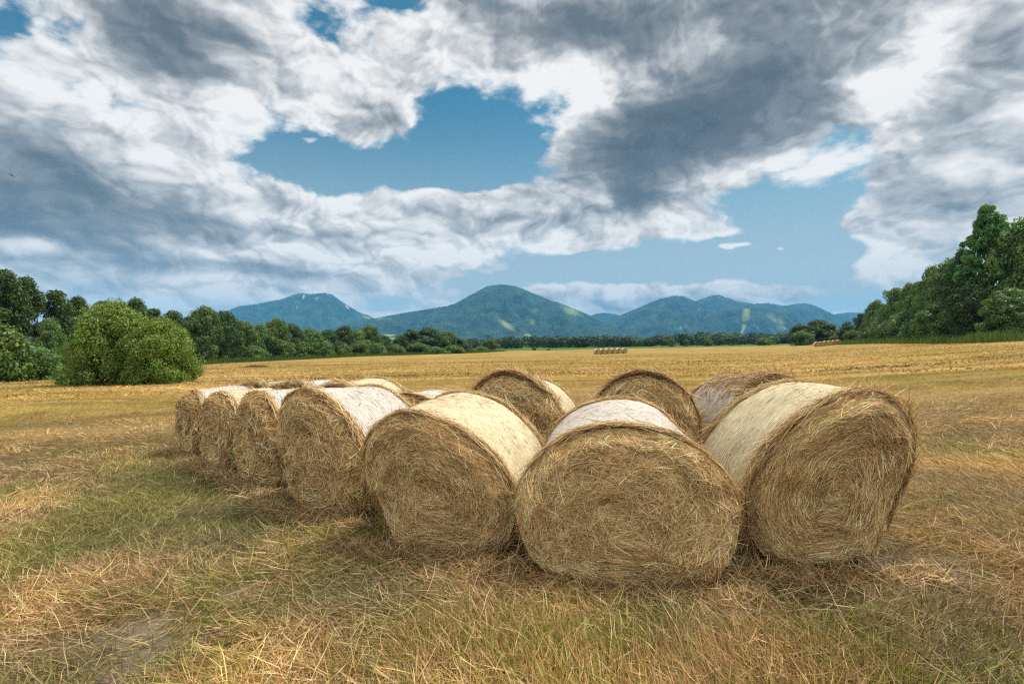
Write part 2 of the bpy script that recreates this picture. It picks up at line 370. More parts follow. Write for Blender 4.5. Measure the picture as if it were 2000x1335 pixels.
base = n.mix(ag, base, n.ramp(fine, [(0.3, (.11, .09, .065)), (0.7, (.24, .195, .145))]))
base = n.mix(ab, base, n.mix(pat, (.04, .09, .015), (.09, .15, .03)))
p = n.n.new('ShaderNodeBsdfPrincipled'); n.set(p.inputs['Base Color'], base); p.inputs['Roughness'].default_value = 0.95; p.inputs['Specular IOR Level'].default_value = 0.05
b = n.n.new('ShaderNodeBump'); b.inputs['Strength'].default_value = 0.6; b.inputs['Distance'].default_value = 0.05
n.set(b.inputs['Height'], n.m('ADD', fine, n.m('MULTIPLY', rows2, 2.0))); n.l.new(b.outputs[0], p.inputs['Normal']); n.l.new(p.outputs[0], out.inputs[0])
ground = mesh_np('ground', V, grid_faces(len(rr), len(aa), wrap=True), M_GROUND, cols=cols, smooth=True)
tag(ground, 'mown golden hay field with straw stubble and green patches', 'field', kind='structure')

# ------------------------------------------------------------------ mountains
m, n, out = new_mat('forested_slopes'); M_MOUNT = m
tcx = n.n.new('ShaderNodeNewGeometry').outputs['Position']
A = attr(n); ar, ag, ab = n.sep(A)
f1 = n.noise(tcx, 0.03, 5.0, 0.75); f2 = n.noise(tcx, 0.0022, 5.0, 0.6)
forest = n.ramp(n.m('ADD', n.m('MULTIPLY', f1, .4), n.m('MULTIPLY', n.noise(tcx, 0.006, 4.0, 0.6), .6)), [(0.40, (.003, .009, .009)), (0.60, (.034, .064, .034))])
mead = n.mix(f1, (.11, .16, .045), (.22, .24, .09))
f3 = n.noise(tcx, 0.008, 4.0, 0.6)
mk = n.smooth(n.m('ADD', ar, n.m('MULTIPLY', n.m('SUBTRACT', f3, 0.5), 1.2)), 0.28, 0.85)
c = n.mix(mk, forest, mead)
c = n.mix(n.smooth(n.m('ADD', ag, n.m('MULTIPLY', n.m('SUBTRACT', f1, 0.5), 0.8)), 0.45, 0.65), c, (.33, .29, .25))
p = n.n.new('ShaderNodeBsdfPrincipled'); n.set(p.inputs['Base Color'], c); p.inputs['Roughness'].default_value = 0.95; p.inputs['Specular IOR Level'].default_value = 0.05
n.l.new(p.outputs[0], out.inputs[0])
def mountain(name, label, prof, dist, depth, seed, meadows=(), rocks=(), rough=1.0, rows=150, step=1.0):
    prof = np.array(prof, float)
    pxs = np.arange(prof[0, 0], prof[-1, 0] + step, step)
    t = np.concatenate([np.linspace(-1, 0, int(rows * .8)), np.linspace(0, 1, int(rows * .25))[1:]])
    T, PX = np.meshgrid(t, pxs, indexing='ij')
    X = (PX - CX) / FOC * dist
    top = (HY - np.interp(PX, prof[:, 0], prof[:, 1])) / FOC * dist + CAM_H
    Y = dist + T * depth
    sc1 = depth
    warp = (fbm(X / sc1 * 1.4 + seed, Y / sc1 * 1.4, seed) - .5) * 1.2
    # spurs run down from the ridge
    spur = np.abs(fbm(X / sc1 * 4.0 + seed * 3.1 + warp, T * .8 + warp + seed, seed + 1, 4) - .5) * 2
    spur = 1 - np.clip(spur * 1.7, 0, 1)
    at = np.abs(T)
    fall = (1 - at ** 1.15)
    Zr = top * fall * (1 - 0.70 * (1 - spur) * sstep(at, 0.02, 0.45) * (1 - at * .4))
    Zr = Zr + (fbm(X / 120, Y / 120, seed + 2) - .5) * 26 * rough * sstep(at, 0.0, 0.15)
    gul = np.abs(fbm(X / 230 + seed, Y / 420 + warp * 2, seed + 3, 3) - .5) * 2
    Zr = Zr - (1 - np.clip(gul * 3, 0, 1)) * 48 * rough * sstep(at, 0.0, 0.22) * np.clip(fall * 3, 0, 1) * dist / 5000
    rs = np.random.default_rng(seed)
    Zr = Zr + rs.random(Zr.shape) ** 2 * 9.0 * rough * dist / 5000
    Zr = Zr - 5
    mk = np.zeros(Zr.shape); rk = np.zeros(Zr.shape)
    PYs = HY - (Zr - CAM_H) / Y * FOC; PXs = CX + X / Y * FOC
    for mx_, my_, rx, ry, an, a in meadows:
        ca, sa = cos(radians(an)), sin(radians(an)); ddx, ddy = PXs - mx_, PYs - my_
        q = ((ddx * ca + ddy * sa) / rx) ** 2 + ((-ddx * sa + ddy * ca) / ry) ** 2
        mk = np.maximum(mk, a * np.exp(-q * .8))
    for mx_, my_, rx, ry, an, a in rocks:
        ca, sa = cos(radians(an)), sin(radians(an)); ddx, ddy = PXs - mx_, PYs - my_
        q = ((ddx * ca + ddy * sa) / rx) ** 2 + ((-ddx * sa + ddy * ca) / ry) ** 2
        rk = np.maximum(rk, a * np.exp(-q * .8))
    cols = np.stack([mk, rk, 0 * mk], -1).reshape(-1, 3)
    V = np.stack([X, Y, Zr], -1).reshape(-1, 3)
    o = mesh_np(name, V, grid_faces(len(t), len(pxs)), M_MOUNT, cols=cols, smooth=False)
    tag(o, label, 'mountain', kind='structure'); return o
mountain('mountain', 'faint blue ridge in the gap right of the central peak', [(1100, 640), (1140, 620), (1165, 612), (1180, 610), (1196, 612), (1215, 616), (1260, 630)], 7600, 500, 9, rough=.5)
mountain('mountain', 'faint blue ridge beside the right hand wood', [(1570, 640), (1610, 620), (1635, 612), (1660, 609), (1690, 611), (1730, 618), (1800, 630)], 7600, 500, 10, rough=.5)
mountain('mountain', 'long blue mountain with two rounded tops behind the left wood',
         [(330, 660), (400, 634), (440, 611), (455, 603), (470, 597), (500, 594), (530, 588), (556, 583), (575, 575), (590, 572), (604, 574), (620, 573), (635, 572), (650, 575), (662, 585), (680, 597), (700, 609), (722, 617), (760, 640), (800, 655)],
         6600, 1300, 2, meadows=[(676, 627, 12, 6, 20, .7), (716, 619, 16, 5, 20, .7), (618, 583, 9, 3, -30, .5), (560, 600, 14, 2.5, -20, .45)], rocks=[(593, 580, 2.5, 8, 10, .8), (580, 600, 2, 9, 15, .6), (678, 600, 9, 3, 50, .7), (640, 574, 5, 2, 0, .6)])
mountain('mountain', 'broad blue mountain range with pale clearings on the right of the valley',
         [(1300, 640), (1330, 605), (1352, 590), (1372, 583), (1390, 577), (1403, 576), (1416, 580), (1440, 588), (1470, 593), (1500, 592), (1530, 597), (1556, 593), (1572, 592), (1590, 597), (1612, 607), (1640, 620), (1665, 632), (1700, 645), (1760, 660)],
         6300, 1200, 5, meadows=[(1385, 597, 9, 4, 10, .5), (1530, 600, 22, 3, 12, .45), (1548, 610, 10, 3, 70, .4)], rocks=[(1405, 581, 6, 3, 0, .6)])
mountain('mountain', 'dark wooded mountain shoulder right of the central peak',
         [(1150, 662), (1185, 627), (1205, 618), (1235, 606), (1262, 594), (1290, 583), (1318, 577), (1335, 579), (1352, 586), (1375, 598), (1400, 610), (1430, 628), (1460, 645), (1490, 660)],
         5700, 1300, 6, meadows=[(1340, 612, 10, 4, 45, .6), (1306, 597, 12, 3, 30, .5), (1366, 604, 7, 3, -50, .6), (1378, 620, 4, 12, 30, .5)])
mountain('mountain', 'lower wooded foothill with a pale straight ski run cut into it',
         [(1330, 662), (1370, 625), (1395, 612), (1420, 604), (1445, 601), (1475, 602), (1505, 603), (1530, 608), (1555, 620), (1580, 630), (1610, 645), (1640, 662)],
         4900, 700, 7, meadows=[(1457, 615, 8, 16, 12, 1.0), (1452, 640, 6, 16, 15, .8), (1520, 625, 22, 7, 25, .75), (1528, 640, 14, 4, 20, .7), (1480, 640, 18, 2.5, 30, .5)], rocks=[(1450, 645, 4, 10, 15, .7)])
mountain('mountain', 'small dark spur in front of the right mountains',
         [(1215, 668), (1250, 645), (1290, 628), (1320, 616), (1350, 622), (1385, 636), (1410, 648), (1440, 664)], 4600, 500, 12, meadows=[(1330, 640, 20, 5, -35, .5)])
mountain('mountain', 'tall dark central mountain with a rounded peak and long wooded shoulders',
         [(560, 664), (620, 650), (680, 634), (720, 624), (760, 616), (790, 611), (820, 606), (850, 601), (872, 598), (890, 592), (908, 582), (930, 570), (948, 560), (960, 557), (975, 556), (990, 556), (1004, 558), (1020, 563), (1045, 574), (1070, 584), (1100, 594), (1130, 606), (1155, 618), (1180, 630), (1205, 644), (1232, 660), (1260, 668)],
         5000, 1500, 4, meadows=[(1115, 605, 26, 10, 25, .8), (990, 635, 26, 6, 35, .8), (975, 620, 20, 4, 50, .5), (1040, 628, 12, 8, -30, .5), (1045, 605, 8, 12, 40, .45), (740, 620, 34, 7, 10, .55), (1030, 655, 8, 4, 0, .8)], rough=1.1)
mountain('hill', 'low meadow rise behind the middle wood', [(640, 668), (700, 657), (750, 651), (800, 652), (860, 655), (910, 660), (960, 667)], 2600, 500, 8, meadows=[(760, 654, 14, 3, 0, 1.0), (770, 661, 16, 3, 0, .9), (905, 660, 28, 5, 12, 1.0)], rough=.5)

# ------------------------------------------------------------------ haze
m = bpy.data.materials.new('valley_haze'); m.use_nodes = True; m.node_tree.nodes.clear()
n = NT(m.node_tree); out = n.n.new('ShaderNodeOutputMaterial'); pv = n.n.new('ShaderNodeVolumePrincipled')
pv.inputs['Color'].default_value = (0.17, 0.58, 1.0, 1); pv.inputs['Density'].default_value = 0.00008; pv.inputs['Anisotropy'].default_value = 0.0
n.l.new(pv.outputs[0], out.inputs['Volume'])
HB = 9400.0
V = np.array([(x, y, z) for z in (-60.0, 640.0) for x, y in ((-HB, -HB), (HB, -HB), (HB, HB), (-HB, HB))])
haze = mesh_np('haze', V, np.array([(3, 2, 1, 0), (4, 5, 6, 7), (0, 1, 5, 4), (1, 2, 6, 5), (2, 3, 7, 6), (3, 0, 4, 7)]), m)
tag(haze, 'thin blue haze lying over the valley', 'haze', kind='stuff')
m.cycles.homogeneous_volume = True

# ------------------------------------------------------------------ trees
def tube(P, r, k=6):
    P = np.asarray(P, float); r = np.asarray(r, float); n_ = len(P)
    d = nrm(np.gradient(P, axis=0)); ref = np.where(np.abs(d[:, 2:3]) > .9, np.array([[1., 0, 0]]), np.array([[0., 0, 1]]))
    a = nrm(np.cross(d, ref)); b = np.cross(d, a); th = np.arange(k) * 2 * pi / k
    V = P[:, None, :] + r[:, None, None] * (a[:, None, :] * np.cos(th)[None, :, None] + b[:, None, :] * np.sin(th)[None, :, None])
    return V.reshape(-1, 3), grid_faces(n_, k, wrap=True)
def join(parts):
    Vs, Fs, off = [], [], 0
    for V, F in parts: Vs.append(V); Fs.append(F + off); off += len(V)
    return np.concatenate(Vs), np.concatenate(Fs)
PROFILES = {   # height fraction -> radius fraction
    'round': ([0, .12, .3, .55, .8, .95, 1], [.45, .8, .98, 1, .72, .38, .1]),
    'alder': ([0, .18, .25, .45, .7, .9, 1], [.12, .25, .7, 1, .8, .42, .08]),
    'poplar': ([0, .08, .25, .5, .72, .88, .96, 1], [.3, .6, .95, 1, .85, .5, .38, .15]),
    'bush': ([0, .1, .35, .6, .85, 1], [.85, .97, 1, .88, .55, .12]),
}
LEAFCOL = {'dark': (64, 88, 38), 'mid': (84, 108, 44), 'grey': (94, 122, 60), 'bright': (106, 128, 44), 'poplar': (84, 126, 56)}
def crown_mesh(name, kind, H, R, nl, leaf, col, seed, nclump=70, lean=0.0, gaps=0.0, csize=1.0):
    rs = np.random.default_rng(seed); hs, rf = PROFILES[kind]
    C = []
    tries = 0
    while len(C) < nclump and tries < 20000:
        tries += 1
        h = rs.random() ** .9; th = rs.random() * 2 * pi
        rm = np.interp(h, hs, rf) * R
        rm *= 0.78 + 0.5 * vn(np.array(th * 1.2 + seed), np.array(h * 4.), seed)
        q = rs.random() ** .38
        p_ = np.array([cos(th) * rm * q * .88, sin(th) * rm * q * .88, h * H * .93 + .02 * H])
        C.append(p_)
    C = np.array(C); cr = R * (0.20 + 0.15 * rs.random(len(C))) * csize * (70 / nclump) ** .33
    keep = rs.random(len(C)) > gaps
    C, cr = C[keep], cr[keep]
    w_ = cr ** 2; w_ /= w_.sum(); idx = rs.choice(len(C), nl, p=w_)
    d = rs.normal(size=(nl, 3)); d[:, 2] += .35; d = nrm(d)
    rad = cr[idx] * (0.35 + 0.75 * rs.random(nl) ** .5) * (0.8 + .4 * vn(d[:, 0] * 3 + idx, d[:, 1] * 3 + d[:, 2] * 2, 2))
    P = C[idx] + d * rad[:, None] * np.array([1, 1, .8]); P[:, 2] = np.maximum(P[:, 2], .03 * H)
    nn = nrm(d + rs.normal(size=(nl, 3)) * .55 + np.array([0, 0, .25]))
    a = nrm(np.cross(nn, rs.normal(size=(nl, 3)))); b = np.cross(nn, a)
    s = leaf * (0.6 + 0.8 * rs.random(nl))[:, None]
    V = np.stack([P - a * s, P + b * s * .55, P + a * s, P - b * s * .55], 1).reshape(-1, 3)
    F = np.arange(nl * 4).reshape(-1, 4)
    base = lin(LEAFCOL[col])
    cv = (0.72 + .56 * rs.random(len(C)))[idx] * (0.75 + .5 * rs.random(nl))
    hue = rs.normal(size=nl) * .10 + (rs.normal(size=len(C)) * .05)[idx]
    cc_ = base[None, :] * cv[:, None] * np.stack([1 + hue * 1.5, 1 + 0 * hue, 1 - hue], -1)
    me = mesh_np(name, V, F, M_LEAF, cols=np.repeat(np.clip(cc_, .002, 1), 4, 0))
    return me, C
def trunk_mesh(name, H, C, r0, seed):
    rs = np.random.default_rng(seed + 100); parts = []
    zz = np.linspace(-.15, H * .8, 7); bend = np.cumsum(rs.normal(size=(7, 2)) * H * .012, 0); bend[0] = 0
    P = np.column_stack([bend, zz]); parts.append(tube(P, r0 * np.linspace(1.15, .25, 7), 7))
    for c in C[rs.permutation(len(C))[:14]]:
        z0 = max(.12 * H, c[2] * .55) ; k = np.interp(z0, zz, np.arange(7)); b0 = np.array([np.interp(z0, zz, P[:, 0]), np.interp(z0, zz, P[:, 1]), z0])
        mid = (b0 + c) / 2 + np.array([0, 0, -.04 * H]) ; parts.append(tube([b0, mid, c], [r0 * .42, r0 * .25, r0 * .07], 5))
    V, F = join(parts); return mesh_np(name, V, F, M_BARK, smooth=True)
LIB = {}
def lib(key, kind, H, R, nl, leaf, col, seed, **kw):
    cm, C = crown_mesh('crown', kind, H, R, nl, leaf, col, seed, **kw)
    tm = trunk_mesh('trunk', H, C, max(.05, H * .018), seed)
    LIB[key] = (cm.data, tm.data, H, R)
    bpy.data.objects.remove(cm); bpy.data.objects.remove(tm)
lib('alder_a', 'alder', 13, 4.2, 17000, .17, 'dark', 1, nclump=120, gaps=.1, csize=.95)
lib('alder_b', 'alder', 13, 3.8, 16000, .17, 'dark', 2, nclump=110, gaps=.12, csize=.95)
lib('round_a', 'round', 10, 5, 17000, .2, 'mid', 3, nclump=110)
lib('round_b', 'round', 10, 4.6, 17000, .2, 'dark', 4, nclump=100)
lib('round_c', 'round', 10, 4.8, 15000, .22, 'grey', 5, nclump=85)
lib('willow_a', 'round', 12, 5, 18000, .19, 'grey', 6, nclump=110, csize=.9)
lib('willow_b', 'round', 12, 4.5, 18000, .19, 'grey', 7, nclump=100, csize=.95)
lib('poplar', 'poplar', 20, 3.9, 26000, .22, 'poplar', 8, nclump=170, csize=.8, gaps=.1)
lib('shrub', 'bush', 3, 2.6, 7000, .14, 'mid', 9, nclump=45)
lib('grey_bush', 'bush', 4, 2.8, 9000, .13, 'grey', 10, nclump=60)
lib('green_bush', 'bush', 4, 3.0, 60000, .066, 'bright', 11, nclump=200, csize=1.0)
lib('green_bush_b', 'bush', 4, 3.0, 60000, .066, 'bright', 12, nclump=200, csize=1.0)
def solve_d(px, py):
    ds = np.geomspace(9, 330, 500); x = (px - CX) / FOC * ds
    pr = HY + (CAM_H - gz(x, ds)) / ds * FOC
    k = np.where((pr[:-1] >= py) & (pr[1:] < py))[0]
    return float(ds[k[0]]) if len(k) else 260.0
def plant(name, key, px, top, wpx, label, cat, group=None, d=None, base=None, rz=None, bury=0.1, parts=('crown', 'trunk')):
    if d is None: d = solve_d(px, base)
    x = (px - CX) / FOC * d; z = float(gz(x, d)) - bury
    cdat, tdat, H, R = LIB[key]
    hh = CAM_H + (HY - top) / FOC * d - z; rad = wpx / FOC * d / 2
    root = empty(name, (x, d, z), rz if rz is not None else random.uniform(0, 6.28), (rad / R, rad / R, hh / H))
    tag(root, label, cat, group)
    o = bpy.data.objects.new(parts[0], cdat); COL.objects.link(o); o.parent = root
    o = bpy.data.objects.new(parts[1], tdat); COL.objects.link(o); o.parent = root
    return root
ORD = ['leftmost', 'second from the left', 'third from the left', 'fourth from the left', 'fifth from the left', 'sixth from the left', 'seventh from the left', 'eighth from the left', 'ninth from the left', 'tenth from the left',
       'eleventh from the left', 'twelfth from the left', 'thirteenth from the left', 'fourteenth from the left', 'fifteenth from the left', 'sixteenth from the left', 'seventeenth from the left', 'eighteenth from the left', 'nineteenth from the left', 'twentieth from the left']
# (px, top, width px, library key, distance)
left_wood = [(-40, 520, 130, 'alder_a', 56), (6, 524, 95, 'alder_b', 55), (50, 542, 95, 'alder_a', 57), (107, 565, 85, 'alder_b', 60), (152, 580, 80, 'alder_a', 63),
             (204, 586, 76, 'alder_b', 72), (266, 583, 80, 'alder_a', 78), (302, 601, 62, 'alder_b', 84), (338, 609, 60, 'round_b', 92)]
for k, (px, top, wp, key, d) in enumerate(left_wood):
    plant('alder_tree' if 'alder' in key else 'broadleaf_tree', key, px, top, wp, 'dark open-crowned tree, %s of the tall trees at the left edge' % ORD[k], 'tree', 'tall dark trees of the left wood', d=d)
mid_wood = [(372, 622, 60, 'round_b', 104), (399, 602, 66, 'round_a', 108), (440, 609, 52, 'round_b', 114), (476, 630, 52, 'round_a', 122), (508, 634, 44, 'round_c', 128), (540, 625, 60, 'round_a', 132), (574, 634, 46, 'round_b', 140),
            (608, 642, 46, 'round_c', 150), (640, 645, 42, 'round_b', 158), (672, 638, 44, 'round_b', 166), (700, 644, 42, 'round_c', 172), (722, 637, 44, 'round_a', 178), (748, 655, 34, 'round_b', 186), (784, 655, 34, 'round_a', 190),
            (806, 644, 44, 'round_b', 192), (840, 641, 60, 'round_b', 196), (872, 648, 50, 'round_a', 198), (895, 660, 36, 'round_b', 202), (958, 663, 32, 'round_a', 225)]
for k, (px, top, wp, key, d) in enumerate(mid_wood):
    plant('broadleaf_tree', key, px, top, wp * 1.12, 'rounded tree, %s in the wood across the far side of the field' % ORD[k], 'tree', 'rounded trees of the middle wood', d=d)
low = [(385, 672, 44, 118), (420, 676, 50, 112), (455, 672, 46, 118), (500, 678, 44, 120), (545, 668, 44, 130), (585, 670, 44, 138), (630, 668, 44, 150), (664, 672, 40, 160), (700, 670, 40, 165), (738, 672, 38, 174), (772, 675, 36, 182), (815, 672, 40, 185), (850, 678, 50, 186), (885, 676, 40, 190), (920, 681, 30, 205), (938, 677, 26, 212)]
for k, (px, top, wp, d) in enumerate(low):
    plant('shrub', 'shrub' if k % 3 else 'grey_bush', px, top, wp * 1.2, 'low shrub, %s along the foot of the far middle wood' % ORD[k], 'shrub', 'shrubs at the foot of the middle wood', d=d, parts=('foliage', 'stem'))
# left foreground bushes
plant('bush', 'shrub', -12, 645, 128, 'grey-green bush cut by the left edge of the picture', 'bush', d=44, parts=('foliage', 'stem'))
plant('small_tree', 'willow_a', 98, 624, 66, 'small grey-green rounded tree left of the big bush', 'tree', d=52)
plant('shrub', 'grey_bush', 80, 684, 90, 'low dark shrub between the left edge bush and the big bush', 'shrub', d=47, parts=('foliage', 'stem'))
plant('bush', 'green_bush', 222, 598, 172, 'large bright green bush, the taller left half of the pair', 'bush', 'two big green bushes in the field', d=37.5, rz=.6, parts=('foliage', 'stem'))
plant('bush', 'green_bush_b', 312, 628, 148, 'large bright green bush, the lower right half of the pair', 'bush', 'two big green bushes in the field', d=37.0, rz=2.0, parts=('foliage', 'stem'))
plant('shrub', 'shrub', 150, 716, 34, 'tiny shrub at the left foot of the big green bush', 'shrub', d=37, parts=('foliage', 'stem'))
# right wood
right_wood = [(1654, 629, 34, 'round_b', 160), (1684, 611, 42, 'alder_b', 152), (1712, 587, 52, 'willow_a', 140), (1748, 560, 62, 'willow_b', 128), (1777, 554, 62, 'willow_a', 118), (1800, 547, 60, 'willow_b', 110),
              (1824, 521, 70, 'willow_a', 104), (1857, 500, 84, 'willow_b', 94), (1880, 486, 70, 'alder_a', 90), (1930, 394, 92, 'poplar', 80), (1958, 428, 80, 'poplar', 84), (1992, 432, 110, 'willow_a', 76), (2040, 420, 120, 'willow_b', 74), (1895, 560, 90, 'round_b', 78), (1835, 590, 90, 'willow_a', 92), (1770, 610, 70, 'round_c', 112), (1975, 560, 100, 'willow_b', 70)]
names = {1930: 'tall pointed bright green poplar rising above the right wood', 1958: 'second tall poplar just right of the tallest one', 1992: 'big grey-green willow right of the poplars', 2040: 'willow cut by the right edge of the picture',
         1895: 'dark round tree in front of the foot of the tall poplar', 1835: 'grey willow in front of the middle of the right wood', 1770: 'round grey-green tree low in front of the left part of the right wood', 1975: 'dense willow at the field edge below the right poplars'}
for k, (px, top, wp, key, d) in enumerate(right_wood):
    plant('poplar_tree' if key == 'poplar' else 'willow_tree' if 'willow' in key else 'broadleaf_tree', key, px, top, wp, names.get(px, 'grey-green tree, %s of the rising line of the right wood' % ORD[k]), 'tree', 'trees of the right wood', d=d)
for k, (px, top, wp, d) in enumerate([(1665, 648, 30, 150), (1695, 640, 36, 138), (1730, 636, 44, 122), (1790, 628, 50, 104), (1860, 620, 60, 88), (1915, 622, 56, 80), (1960, 618, 60, 72), (2000, 612, 60, 68)]):
    plant('shrub', 'grey_bush' if k % 2 else 'shrub', px, top, wp * 1.25, 'low shrub, %s along the foot of the right wood' % ORD[k], 'shrub', 'shrubs at the foot of the right wood', d=d, parts=('foliage', 'stem'))
for px, top, wp, key, d, lab in [(1566, 634, 50, 'round_b', 200, 'left tree of the clump behind the right bale row'), (1598, 625, 62, 'round_b', 196, 'large round tree of the clump behind the right bale row'), (1620, 632, 40, 'round_b', 194, 'right tree of the clump behind the right bale row')]:
    plant('broadleaf_tree', key, px, top, wp, lab, 'tree', 'clump of trees behind the right bale row', d=d)
for px, top, wp, d, lab in [(1566, 650, 34, 188, 'bright shrub below the left tree of the round clump'), (1635, 655, 26, 180, 'low shrub right of the round clump'), (1310, 661, 14, 300, 'small lone shrub before the distant wood, near its middle'), (1340, 664, 10, 300, 'tiny shrub before the distant wood, right of the lone one'),
                            (1382, 662, 16, 300, 'round shrub before the distant wood'), (1490, 661, 26, 290, 'wide shrub at the right end of the distant wood'), (1044, 678, 8, 240, 'tiny dark shrub on the green strip'), (1072, 681, 9, 238, 'tiny dark shrub left of the far bale row')]:
    plant('shrub', 'shrub', px, top, wp * 1.2, lab, 'shrub', d=d, parts=('foliage', 'stem'))

# distant wood: one mass
rs = np.random.default_rng(5); Vs = []; Cs = []
for i in range(230):
    px = 860 + (1680 - 860) * rs.random(); row = rs.random(); d = 330 + 90 * row
    top = np.interp(px, [860, 960, 1000, 1060, 1150, 1230, 1260, 1330, 1400, 1480, 1540, 1680], [662, 662, 657, 657, 656, 657, 660, 652, 651, 653, 652, 654]) + rs.normal() * 1.8 + (1 - row) * 5
    x = (px - CX) / FOC * d; z = float(gz(x, d)); hh = CAM_H + (HY - top) / FOC * d - z; R = 3 + 3 * rs.random(); nl = 420
    dd = rs.normal(size=(nl, 3)); dd = nrm(dd); bump = .75 + .5 * vn(dd[:, 0] * 3 + i, dd[:, 1] * 3 + dd[:, 2] * 3, 1)
    P = np.array([x, d, z + hh * .52]) + dd * np.array([R, R, hh * .52]) * bump[:, None]
    nn = nrm(dd + rs.normal(size=(nl, 3)) * .5); a = nrm(np.cross(nn, rs.normal(size=(nl, 3)))); b = np.cross(nn, a); s = .55 * (.6 + .8 * rs.random(nl))[:, None]
    Vs.append(np.stack([P - a * s, P + b * s * .6, P + a * s, P - b * s * .6], 1).reshape(-1, 3))
    c = lin((38, 60, 34) if rs.random() < .75 else (70, 90, 46)) * (.7 + .6 * rs.random())
    Cs.append(np.repeat(c[None] * (.75 + .5 * rs.random(nl))[:, None], 4, 0))
V = np.concatenate(Vs); o = mesh_np('distant_wood', V, np.arange(len(V)).reshape(-1, 4), M_LEAF, cols=np.concatenate(Cs))
tag(o, 'dark green distant wood stretching along the foot of the mountains', 'wood', kind='stuff')

# weeds along the wood edges
def weeds(path, depth, n_, h, seed, col, label, name='tall_weeds'):
    rs = np.random.default_rng(seed); path = np.array(path, float); t = rs.random(n_) * (len(path) - 1); k = t.astype(int); f = (t - k)[:, None]
    P = path[k] * (1 - f) + path[np.minimum(k + 1, len(path) - 1)] * f
    P = P + rs.normal(size=(n_, 2)) * depth
    z = gz(P[:, 0], P[:, 1]); hh = h * (.4 + .8 * rs.random(n_)) * (.6 + .8 * vn(P[:, 0] * .4, P[:, 1] * .4, 2))
    az = rs.random(n_) * 2 * pi; ln = rs.random(n_) * .22
    q = np.linspace(0, 1, 4)[None, :, None]
    up = np.stack([np.cos(az) * ln, np.sin(az) * ln, np.ones(n_)], -1)[:, None, :]
    Q = np.column_stack([P, z - .05])[:, None, :] + q * up * hh[:, None, None] * np.array([1, 1, 1]) + (q ** 2) * np.stack([np.cos(az), np.sin(az), -np.ones(n_) * .5], -1)[:, None, :] * (hh * ln * .6)[:, None, None]
    side = np.stack([-np.sin(az * 3), np.cos(az * 3), np.zeros(n_)], -1)
    V, F = ribbons(Q, side, (.035 + .04 * rs.random(n_)))
    c = lin(col)[None] * (.6 + .8 * rs.random(n_))[:, None] * np.stack([1 + rs.normal(size=n_) * .18, np.ones(n_), np.ones(n_)], -1)
    o = mesh_np(name, V, F, M_WEED, cols=np.repeat(np.clip(c, .003, 1), 8, 0)); tag(o, label, 'weeds', kind='stuff'); return o
def gp(px, d): return ((px - CX) / FOC * d, d)
weeds([gp(1655, 148), gp(1700, 128), (.78 * 98, 98), (.86 * 80, 80), gp(1930, 68), gp(2000, 62), gp(2080, 58)], 1.5, 15000, 1.15, 1, (88, 106, 46), 'bright green tall weeds along the foot of the right wood')
weeds([gp(-60, 54), gp(0, 53), gp(80, 52), gp(130, 54), gp(200, 66), gp(330, 90), gp(400, 102), gp(520, 118), gp(620, 142), gp(720, 166), gp(820, 178), gp(900, 190), gp(980, 222)], 1.6, 16000, 1.1, 2, (78, 98, 40), 'green tall weeds along the foot of the left and middle woods')

